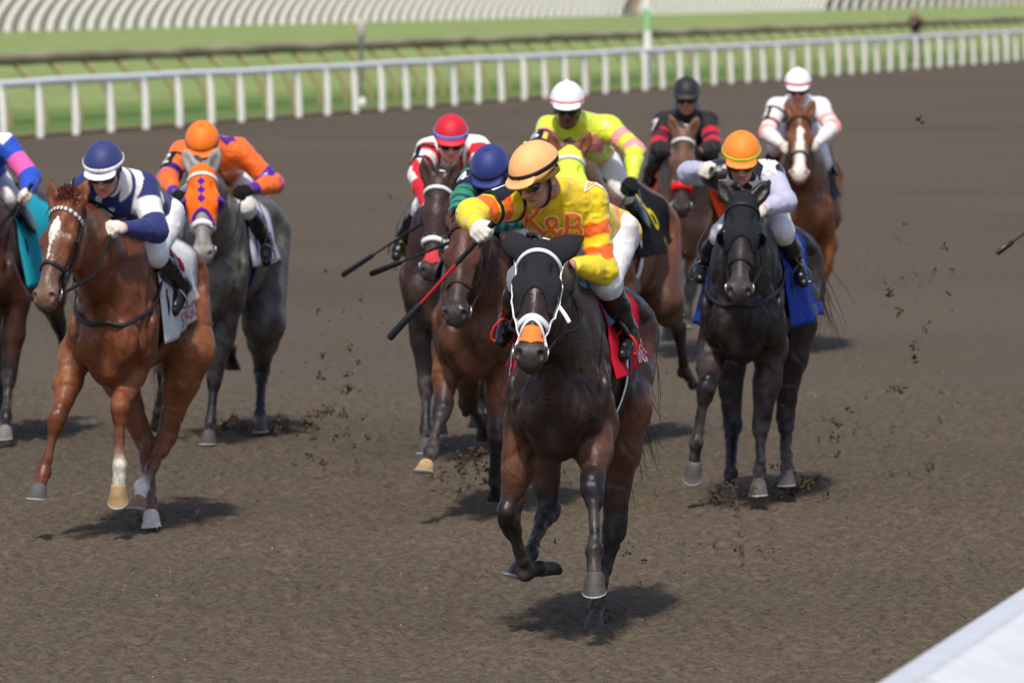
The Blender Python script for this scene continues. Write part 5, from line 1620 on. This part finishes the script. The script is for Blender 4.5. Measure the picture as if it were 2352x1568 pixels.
# ---- left edge
h = dict(id='edge', pos=(-3.30, 47.4), yaw=10, vox=.013, body=lin((70, 42, 32)), points=lin((34, 30, 32)), muzzle=lin((50, 44, 42)),
    label='dark bay racehorse under a turquoise saddle cloth, cut off by the left picture edge', poll=(-92, 395, .95), lips=(-98, 610, 1.17), turn=0, ears=EARS_UP,
    legs=dict(fl=[(36, 690, .10), (21, 862, 1), (14, 955, 1), (11, 1006, 1)], fr='fold', hl='back', hr='mid'), socks=dict(fl=None), hoof=lin((110, 106, 102)),
    cloth=dict(col=lin((30, 158, 178)), y=(.0, -.80), z=(.98, 1.02), flare=.05), rein=BLACK, tail=(.1, -.6, -.4))
j = dict(id='blue', pose=dict(hip=(-34, 400, -.24), head=(-48, 322, .42), shR=(-108, 340, .22), shL=(14, 336, .14), elL=(70, 408, 1, 'b'), haL=(60, 450, 1, 'b'), knL=(22, 452, .06), anL=(34, 535, -1, 'b'), toL=(28, 574, 1, 'b')),
    label='jockey in royal blue silks with a pink sleeve band at the left picture edge', face=(0, -25, 0), vox=.007, jersey=lin((34, 78, 190)), helmet=lin((34, 78, 190)), wrinkle=.006,
    skin=lin((214, 150, 128)), gloves=(GLOVE, GLOVE), mitt=True, handL=dict(Tpx=[(85, 452), (20, 535)]),
    decals=[dict(t='poly', p=[(-.06, 0), (0, .06), (.06, 0), (0, -.06)], px=(6, 312, .1), c=W_, name='diamond_patch')])
def paint(C, P): band(C, P, .42, .88, lin((240, 96, 176)))
j['paint'] = paint
RUN.append((h, j, None))

# ---- red cap
h = dict(id='red', pos=(-.42, 46.0), yaw=8, vox=.012, body=lin((62, 44, 38)), points=lin((36, 32, 34)), muzzle=lin((70, 62, 60)), leg=lin((72, 58, 54)),
    label='very dark bay racehorse with white browband and red nose patch beneath the red helmeted jockey', poll=(1008, 416, .95), lips=(988, 642, 1.16), turn=-4, ears=EARS_UP,
    bridle=W_, browband=W_, noseband=W_, nbw=.030, nb_a=.39, nbt=.014, nosepatch=lin((214, 70, 76)),
    legs=dict(fr=[(966, 700, .10), (979, 880, 1), (978, 985, 1), (976, 1035, 1)], fl='fold', hl='under', hr='mid'), mane_n=60, ribbon=[(1003, 628, .42), (991, 712, .42), lin((240, 226, 30))],
    cloth=dict(col=lin((236, 226, 40)), y=(.0, -.66), z=(1.05, 1.1)), rein=BLACK, tail=(.1, -.6, -.4))
j = dict(id='redcap', pose=dict(hip=(1052, 352, -.28), head=(1036, 322, .42), shR=(986, 346, .18), shL=(1098, 344, .14), elR=(962, 402, 1, 'b'), haR=(978, 470, 1, 'b'), knR=(.11, .08, 1.52, 'l'), elL=(1118, 410, 1, 'b'), haL=(1062, 455, 1, 'b')),
    label='jockey in a bright red helmet with a blue band and red and white silks', face=(-8, -22, 0), vox=.007, jersey=W_, helmet=lin((206, 14, 44)), band=lin((96, 132, 214)), bandw=.026, wrinkle=.007,
    skin=lin((224, 158, 138)), armband=dict(s='5', t=.45, out=(1, .5, .3)), gstrap=lin((190, 150, 90)), handR=dict(Tpx=[(972, 492), (900, 548)]))
def paint(C, P):
    m = (P['a'] > .12) & (P['a'] < .34); C[m] = RED
    m = (P['a'] > .55) & ((np.sin(P['u'] * 60 + P['a'] * 6) > -.1)); C[m] = RED
    band(C, P, 1.3, 2.1, RED)
    C[(P['tag'] == 1) & (np.abs(P['u']) < .035) & (P['w'] < .0)] = RED
j['paint'] = paint
RUN.append((h, j, None))

# ---- blue cap, green hoops
h = dict(id='bay', pos=(-.17, 41.0), yaw=9, vox=.011, dz=-.04, body=lin((82, 50, 35)), leg=lin((112, 68, 46)), points=lin((38, 33, 35)), muzzle=lin((62, 54, 52)),
    label='bay racehorse in a plain brown leather bridle beside the red shaft of the leading whip', poll=(1068, 510, .92), lips=(1040, 738, 1.21), turn=4, ears=[(.35, .7, -.4), (.35, .7, -.4)],
    bridle=lin((52, 34, 28)), noseband=lin((60, 38, 30)),
    legs=dict(fr=[(1034, 800, .10), (1015, 942, 1), (990, 1040, 1), (973, 1086, 1)], fl=[(1148, 805, .10), (1142, 1000, 1), (1137, 1105, -1), (1138, 1150, -1)],
              hr=[None, (1076, 928, -1), (1106, 968, -1), (1112, 1015, -1)], hl=[None, (1150, 960, -1), (1153, 1060, 1), (1156, 1108, 1)]),
    socks=dict(hl=lin((225, 220, 214))), hoofs=dict(fr=lin((176, 140, 100))), cloth=dict(col=lin((24, 30, 60)), y=(.0, -.70), z=(1.1, 1.15)), rein=lin((46, 34, 30)), tail=(.1, -.5, -.5))
j = dict(id='green', pose=dict(hip=(1165, 445, -.22), head=(1128, 398, .42), shR=(1086, 420, .22), shL=(1208, 420, .14), elR=(1062, 462, 1, 'b'), haR=(1046, 522, 1, 'b'), knL=(1182, 530, .06), knR=(.11, .08, 1.5, 'l'), anR=(.20, -.28, 1.38, 'l'), toR=(.21, -.16, 1.30, 'l')),
    label='jockey in dark blue helmet and green and navy hooped silks behind the leading rider', face=(4, -40, 0), vox=.007, jersey=GREEN, helmet=lin((34, 48, 118)), band=lin((20, 24, 40)), bandw=.020, wrinkle=.006,
    skin=lin((96, 62, 48)), gloves=(BLACK, BLACK), armband=dict(s='4', bg=NAVY * .6, t=.35, out=(.5, .9, .5)), handR=dict(Tpx=[(1044, 528), (960, 570)]))
def paint(C, P):
    C[(P['a'] >= 0) & ((P['a'] * 4.2) % 1 > .5)] = NAVY * .8
    C[(P['tag'] == 1) & ((P['v'] * 5) % 1 > .5)] = NAVY * .8
j['paint'] = paint
RUN.append((h, j, None))

# ---- neon yellow
h = dict(id='neon', pos=(.555, 47.0), yaw=11, vox=.012, dz=.04, body=lin((112, 66, 42)), leg=lin((84, 56, 42)), points=lin((44, 36, 36)), muzzle=lin((62, 54, 52)),
    label='bay racehorse in a neon yellow face mask, half hidden behind the leading rider', poll=(1308, 348, .95), lips=(1304, 568, 1.16), turn=-8, ears=[(.42, .86, .2), (.42, .86, .2)],
    hood=dict(col=lin((226, 246, 84)), end=.38, mid=.30, no_ears=True, cups=lin((226, 224, 206))), bridle=W_, browband=W_, noseband=W_,
    legs=dict(hl=[(1520, 690, -.72), (1558, 752, -1), (1572, 852, -1), (1602, 892, -1)], hr='plant', fl='fold', fr='reach'), socks={},
    cloth=dict(col=lin((24, 22, 22)), y=(.0, -.86), z=(1.14, 1.16), flick=.8, text=[dict(s='6', h=.34, y=-.50, z=1.40, c=lin((230, 205, 40))), dict(s='ER', h=.09, y=-.70, z=1.215, c=lin((220, 190, 40)))]),
    girth=[(W_, .10, .006)], tail=(-.12, -.20, -.62), tail_n=60, rein=BLACK)
j = dict(id='neonj', pose=dict(hip=(1366, 362, -.22), head=(1303, 245, .40), shR=(1262, 296, .24), shL=(1398, 294, .12), elR=(1238, 345, 1, 'b'), elL=(1458, 346, 1, 'b'), haL=(1452, 412, 1, 'b'), knL=(1432, 440, .06), anL=(1450, 530, -1, 'b'), toL=(1466, 580, 1, 'b')),
    label='jockey in neon yellow silks with pale pink sleeve bands and a white helmet', face=(-9, -16, 0), vox=.0065, jersey=NEON, helmet=lin((238, 238, 244)), band=lin((244, 120, 110)), bandw=.013, wrinkle=.008,
    skin=lin((104, 66, 50)), gloves=(BLACK, BLACK), gstrap=lin((190, 190, 40)), armband=dict(s='6', t=.75, out=(.6, .9, .4)), fabric=M_SILK,
    decals=[dict(t='poly', p=[(.06 * math.cos(a) * (1 + .15 * math.sin(5 * a)), .055 * math.sin(a) * (1 + .15 * math.sin(5 * a))) for a in np.linspace(0, 6.2, 24)], px=(1366, 330, .15), c=PINK * .9, name='round_emblem')])
def paint(C, P):
    band(C, P, .40, .66, PINK); band(C, P, .84, 1.12, PINK)
    C[(P['tag'] == 1) & (P['v'] > .20) & (P['v'] < .26) & (P['w'] < .03)] = PINK
j['paint'] = paint
RUN.append((h, j, None))

# ---- black silks
h = dict(id='eight', pos=(1.315, 58.0), yaw=3, vox=.014, body=lin((104, 74, 58)), leg=lin((120, 84, 64)), points=lin((48, 40, 38)), muzzle=lin((66, 56, 52)),
    label='bay racehorse with a white browband and a thick red fleece noseband', poll=(1570, 306, .95), lips=(1564, 500, 1.10), turn=-2, ears=EARS_UP,
    bridle=W_, browband=W_, noseband=lin((232, 30, 26)), nbw=.060, nbt=.020, nb_a=.405,
    legs=dict(fr='fold', fl=[(1598, 590, .10), (1586, 664, 1), (1579, 730, 1), (1576, 756, 1)], hl='back', hr='mid'),
    cloth=dict(col=lin((232, 70, 22)), y=(.02, -.7), z=(1.02, 1.05), flare=.09), pad=lin((196, 150, 70)), rein=BLACK, tail=(.1, -.6, -.4))
j = dict(id='black', pose=dict(hip=(1577, 262, -.28), head=(1577, 224, .40), shR=(1524, 280, .20), shL=(1628, 280, .16), elR=(1512, 340, 1, 'b'), haR=(1548, 348, 1, 'b'), elL=(1638, 338, 1, 'b'), haL=(1606, 348, 1, 'b')),
    label='jockey in black silks with red arm bands and a black helmet', face=(0, -14, 0), vox=.008, jersey=lin((30, 29, 32)), helmet=lin((28, 27, 29)), breeches=lin((40, 40, 48)), wrinkle=.006,
    skin=lin((196, 128, 100)), gloves=(BLACK, BLACK), armband=dict(s='7', t=.35, out=(.9, .9, .2)))
def paint(C, P): band(C, P, .42, .62, lin((200, 24, 52))); band(C, P, .76, .98, lin((200, 24, 52)))
j['paint'] = paint
RUN.append((h, j, None))

# ---- black horse on the right
h = dict(id='nine', pos=(1.31, 42.0), yaw=8, vox=.0105, body=lin((37, 30, 28)), leg=lin((58, 48, 45)), points=lin((32, 28, 29)), muzzle=lin((66, 60, 58)), hair=lin((26, 23, 24)),
    label='nearly black racehorse in a dark face mask over a blue saddle cloth, on the right', poll=(1706, 458, .93), lips=(1697, 686, 1.20), turn=-6, ears=[(.5, .8, .1), (.5, .8, .1)],
    hood=dict(col=lin((34, 36, 42)), end=.32, mid=.25, no_ears=True, cups=BLACK), bridle=DARK,
    legs=dict(fr=[(1640, 802, .10), (1622, 892, 1), (1600, 1016, -1), (1591, 1092, -1)], fl=[(1770, 800, .10), (1749, 976, 1), (1744, 1080, 1), (1742, 1130, 1)],
              hr=[None, (1682, 978, -1), (1678, 1086, 1), (1672, 1146, 1)], hl=[None, (1804, 958, -1), (1807, 1072, 1), (1807, 1108, 1)]),
    hoof=lin((84, 78, 74)), rein_hand='L', cloth=dict(col=lin((34, 62, 150)), y=(.0, -.78), z=(.98, 1.02), flare=.05, text=[dict(s='9', h=.3, y=-.45, z=1.33, c=W_)]), pad=lin((214, 194, 140)), rein=BLACK, breastplate=True, tail=(-.30, -.35, -.42), tail_n=50)
j = dict(id='lav', pose=dict(hip=(1742, 462, -.26), head=(1703, 366, .42), shR=(1650, 402, .20), shL=(1768, 402, .12), elR=(1584, 398, -1, 'b'), haR=(1610, 392, 1, 'b'), elL=(1802, 462, 1, 'b'), haL=(1752, 480, 1, 'b'),
         knL=(1796, 530, .06), anL=(1828, 610, -1, 'b'), toL=(1846, 650, 1, 'b'), knR=(.13, .06, 1.50, 'l'), anR=(1612, 610, -1, 'b'), toR=(1608, 640, 1, 'b')),
    label='jockey in orange helmet with lime band and black starred silks with lavender sleeves', face=(-6, -28, 0), vox=.0065, jersey=lin((30, 28, 32)), helmet=lin((255, 138, 40)), band=lin((176, 222, 54)), bandw=.015, wrinkle=.006,
    skin=lin((206, 142, 120)), fabric=M_SILK, gloves=(GLOVE, GLOVE), mitt=True, handR=dict(T=(-.35, -.2, .9)),
    decals=[dict(t='star', r=.075, px=(1766, 378, .1), c=W_, name='star_patch'), dict(t='star', r=.055, px=(1738, 424, .2), c=W_, name='star_patch'),
            dict(t='star', r=.055, px=(1672, 420, .2), c=W_, name='star_patch')])
def paint(C, P): band(C, P, .26, 3, LAV)
j['paint'] = paint
RUN.append((h, j, None))

# ---- white silks far right
h = dict(id='ten', pos=(2.27, 59.0), yaw=1.5, vox=.014, dz=.05, body=lin((106, 62, 38)), leg=lin((124, 74, 44)), points=lin((112, 66, 42)), muzzle=lin((196, 160, 150)),
    label='chestnut racehorse with a broad white blaze down its face, farthest back', poll=(1838, 264, .95), lips=(1837, 408, 1.30), turn=-4, ears=EARS_UP,
    blaze=[(.14, .0, 0), (.18, .028, 0), (.26, .022, 0), (.34, .036, 0), (.58, .040, 0), (.63, .03, 0)], bridle=DARK, hair=lin((104, 56, 34)),
    legs=dict(fl=[(1897, 560, .10), (1877, 676, 1), (1880, 650, -1), (1882, 640, -1)], fr='stance', hl='back', hr='plant'), cloth=dict(col=lin((60, 58, 62)), y=(.0, -.7), z=(1.15, 1.15)), rein=BLACK, tail=(.1, -.6, -.4))
j = dict(id='white', pose=dict(hip=(1834, 240, -.28), head=(1833, 203, .40), shR=(1784, 248, .20), shL=(1884, 248, .16), elR=(1762, 306, 1, 'b'), haR=(1798, 334, 1, 'b'), elL=(1912, 294, 1, 'b'), haL=(1874, 330, 1, 'b'),
         knL=(1890, 372, .06), anL=(1895, 435, -1, 'b'), toL=(1899, 472, 1, 'b')),
    label='jockey in white silks with pale pink arm bands and a red banded white helmet', face=(2, -16, 0), vox=.008, jersey=lin((234, 230, 230)), helmet=lin((238, 236, 236)), band=lin((208, 60, 84)), bandw=.022, wrinkle=.006,
    skin=lin((214, 150, 128)), stirrup=lin((96, 200, 60)), leather=lin((30, 30, 30)), armband=dict(s='8', t=.45, out=(1, .6, .2)))
def paint(C, P): band(C, P, .58, .74, PINK * 1.05); band(C, P, .88, 1.06, PINK * 1.05)
j['paint'] = paint
RUN.append((h, j, None))

for hcf, jcf, kind in RUN:
    build_jockey(jcf, hcf)
    hd = jcf['_hands']
    pc = {s: hd[s][0] + hd[s][1] * .07 + hd[s][3] * .02 for s in 'RL'}
    hcf['_hands'] = [pc['L'], pc['L']] if kind == 'lead' or hcf.get('rein_hand') else [pc['R'], pc['L']]
    build_horse(hcf)

BY = {j['id']: (h, j) for h, j, k in RUN}
def grip(jid, s):
    j = BY[jid][1]; W, D, T, Pn = j['_hands'][s]; fr = j['_fr']
    g = W + D * .085 + Pn * .030
    return fr.W(g), fr.W(g + T) - fr.W(g)
def place_whip(jid, s, tip_px, label, cols, up=.10, length=.72, tip_yl=None, top_px=None):
    h, j = BY[jid]
    if '_hands' not in j: return
    g, T = grip(jid, s); fr = j['_fr']
    gl = fr.L(g)
    tip = fr.W(fr.hp(tip_px[0], tip_px[1], gl[1] + (tip_yl or 0)))
    d = unit(tip - g)
    whip(label, fr, g - d * up, tip, cols)
KB = [BLACK, BLACK, BLACK]
place_whip('lead', 'R', (893, 778), 'black and red riding whip held low in the yellow jockey\'s gloved hand', [BLACK, lin((176, 26, 36)), lin((28, 28, 30))], up=.075, tip_yl=-.05)
place_whip('redcap', 'R', (785, 633), 'higher of the two long black whips pointing down left beside the red helmeted jockey', KB, tip_yl=-.1)
place_whip('green', 'R', (850, 630), 'lower of the two long black whips, pointing down left beside the plain bay horse', KB, tip_yl=-.1)
place_whip('blue', 'L', (-120, 690), 'thick black riding whip in the hand of the blue and pink sleeved jockey', KB, tip_yl=.1)
place_whip('lav', 'R', (1600, 430), 'short dark riding whip in the raised fist of the jockey in lavender sleeves', KB, tip_yl=-.55)

_a, _b = at(2352 + 60, 492, 45.0), at(2290, 582, 44.9)
whip('black riding whip with only its flap showing at the right picture edge', None, _a, _b, KB)
# ================================================================== FLYING DIRT, BYSTANDERS
def clods():
    m = MB()
    def spray(px, py, Y, n, sx, sz, r0, r1, lift=0.0):
        g0 = at(px, py, Y)
        for i in range(n):
            c = g0 + np.array([random.gauss(0, sx), random.gauss(0, .25), random.gauss(0, sz) + lift])
            if c[2] < .02: c[2] = .02 + random.random() * .05
            R_ = random.uniform(r0, r1); cc = C0 * random.uniform(.55, 1.0)
            for q in range(int(3 + 9 * (R_ / .03))):
                r = R_ * random.uniform(.12, .5)
                m.ball(c + np.array([random.gauss(0, R_ * .55), random.gauss(0, R_ * .5), random.gauss(0, R_ * .6)]), (r * random.uniform(.7, 1.3), r, r * random.uniform(.6, 1.2)), cc, n=3, jag=.35)
    C0 = lin((102, 87, 70))
    spray(785, 860, 44, 24, .12, .28, .006, .026); spray(790, 990, 44, 18, .07, .12, .006, .028); spray(735, 960, 44, 4, .05, .05, .02, .035)
    spray(600, 1005, 48.4, 60, .14, .05, .008, .03); spray(880, 660, 46, 10, .25, .25, .006, .02)
    spray(1900, 1000, 42.5, 24, .28, .20, .006, .024); spray(2080, 790, 44, 30, .14, .42, .006, .028); spray(2130, 660, 44, 10, .1, .15, .006, .02)
    spray(1820, 1118, 42.6, 45, .13, .03, .008, .03); spray(1672, 1160, 41.6, 60, .07, .06, .006, .026)
    spray(1500, 1240, 36, 26, .22, .12, .004, .014); spray(1700, 1260, 38, 16, .12, .10, .005, .018); spray(1780, 1230, 39, 14, .25, .08, .004, .013)
    spray(1090, 1060, 43, 50, .14, .06, .008, .03); spray(1400, 1440, 34.1, 40, .07, .015, .004, .014); spray(350, 1205, 40.3, 40, .08, .02, .005, .018)
    spray(500, 1080, 42, 14, .2, .15, .005, .016); spray(1240, 1100, 42, 16, .2, .1, .006, .02)
    for i in range(70):
        p = at(random.uniform(0, 2352), random.uniform(500, 1300), random.uniform(38, 52))
        if p[2] > .05: m.ball(p, random.uniform(.003, .007), C0 * random.uniform(.7, 1.2), n=4, jag=.35)
    o = m.obj('flying_dirt', M_CLOD)
    tag(o, 'dark crumbs of track dirt thrown up behind the hooves', 'dirt', kind='stuff')
    # crumbs lying on the track
    m = MB()
    for i in range(1300):
        p = on_ground(random.uniform(-60, 2420), 1600 - 620 * random.random() ** 1.3)
        r = random.uniform(.002, .005)
        m.ball(p + np.array([0, 0, r * .4 + float(track_height(p[0:1], p[1:2])[0])]), (r * 1.3, r, r * .8), C0 * random.uniform(.8, 1.6), n=3, jag=.3)
    o = m.obj('loose_crumbs', M_CLOD)
    tag(o, 'loose crumbs of dirt scattered over the track surface', 'dirt', kind='stuff')
clods()

def bystander(base, label, top, legs, hair, turn=0.0, arms='down', skin=lin((190, 140, 118)), cap=None, group=None):
    root = empty('person', Matrix.Translation(Vector(base)) @ Matrix.Rotation(turn, 4, 'Z'))
    tag(root, label, 'person', group)
    B = Sdf()
    B.cap((0, 0, .98), (0, 0, 1.38), .14, .16, .06, skin, sq=(np.array([0, 1.0, 0]), .62)); B.cap((0, 0, 1.4), (0, .01, 1.54), .06, .055, .03, skin)
    B.ell((0, .01, 1.64), (.075, .095, .115), None, .02, skin); B.cap((0, .10, 1.64), (0, .115, 1.615), .012, .014, .01, skin)
    for s in (-1, 1):
        B.cap((s * .09, 0, .95), (s * .10, .01, .50), .085, .055, .04, skin); B.cap((s * .10, .01, .50), (s * .11, -.02, .08), .055, .04, .02, skin); B.cap((s * .11, -.02, .05), (s * .12, .14, .035), .04, .03, .02, skin)
        el, ha = ((s * .26, -.02, 1.12), (s * .20, .16, 1.0)) if arms == 'down' else ((s * .25, .12, 1.22), (s * .08, .26, 1.45))
        B.cap((s * .18, 0, 1.42), el, .055, .043, .03, skin); B.cap(el, ha, .042, .03, .02, skin)
        hd = unit(np.array(ha) - el)
        for i in range(4):
            f0 = np.array(ha) + hd * .06 + np.array([0, .014 * (i - 1.5), .006 * (i - 1.5)])
            B.cap(f0, f0 + hd * (.06 - abs(i - 1.2) * .008) + np.array([-s * .02, 0, -.01]), .010, .008, .006, skin)
        B.cap(np.array(ha), np.array(ha) + hd * .06, .030, .028, .02, skin); B.cap(np.array(ha) + hd * .02, np.array(ha) + hd * .06 + np.array([0, .03, .02]), .012, .009, .008, skin)
    V, F = B.mesh(.011); mk('body', V, F, M_SKIN, root, B.colours(V))
    T = Sdf()
    T.cap((0, 0, .96), (0, 0, 1.40), .155, .175, .06, top, sq=(np.array([0, 1.0, 0]), .66))
    for s in (-1, 1):
        el = (s * .26, -.02, 1.12) if arms == 'down' else (s * .25, .12, 1.22)
        T.cap((s * .18, 0, 1.42), el, .068, .058, .05, top)
    V, F = T.mesh(.013); mk('shirt', V, F, M_CLOTH, root, top)
    L = Sdf()
    L.ell((0, 0, .95), (.165, .12, .12), None, .04, legs)
    for s in (-1, 1):
        L.cap((s * .09, 0, .92), (s * .10, .01, .50), .10, .07, .05, legs); L.cap((s * .10, .01, .50), (s * .11, -.02, .12), .068, .06, .02, legs)
    V, F = L.mesh(.013); mk('trousers', V, F, M_CLOTH, root, legs)
    G = Sdf(); G.ell((0, -.012, 1.675), (.083, .098, .095), None, .02, hair); G.half((0, .05, 1.62), (0, .9, -.5), .02)
    if cap is not None: G.ell((0, .11, 1.70), (.07, .07, .012), None, .02, cap)
    V, F = G.mesh(.010); mk('cap' if cap is not None else 'hair', V, F, M_CLOTH, root, cap if cap is not None else hair)
    G = Sdf()
    for s in (-1, 1): G.cap((s * .11, -.04, .05), (s * .12, .15, .04), .05, .042, .02, BLACK)
    V, F = G.mesh(.012)
    k = V[:, 0] > 0
    for sel in (k, ~k):
        idx = -np.ones(len(V), int); idx[sel] = np.arange(sel.sum()); Fs = F[sel[F].all(1)]
        mk('shoe', V[sel], idx[Fs], M_LEATHER, root, BLACK)
    return root

b = on_ground(2103, 142, turf_z(1.2))
bystander(b, 'lone person in a dark top standing on the turf behind the white rail', lin((36, 34, 44)), lin((110, 96, 82)), lin((120, 104, 92)), turn=R(200), arms='up')
g1 = rail_pt(150, 29.0); g1 = at(1410, 36, 300.0); 
def stand(px, s_off, label, top, legs, hair, **k):
    # on the upper turf level in front of the far fence
    p = on_ground(px, 37, 1.10)
    p[2] = 1.10
    bystander(p, label, top, legs, hair, **k)
stand(1400, 0, 'person in a brown top, leftmost of the group before the far white fence', lin((46, 32, 32)), lin((34, 32, 36)), lin((60, 48, 44)), turn=R(170))
stand(1420, 0, 'person in a tan top in the middle of the group before the far fence', lin((72, 54, 48)), lin((30, 30, 34)), lin((40, 34, 34)), turn=R(185))
stand(1441, 0, 'person in a maroon top, second from right in the group before the far fence', lin((62, 34, 40)), lin((40, 40, 44)), lin((60, 44, 40)), turn=R(200))
stand(1459, 0, 'person all in pale tan, rightmost of the group before the far fence', lin((176, 140, 122)), lin((160, 130, 112)), lin((110, 84, 72)), turn=R(190))
print('objects', len(bpy.data.objects))
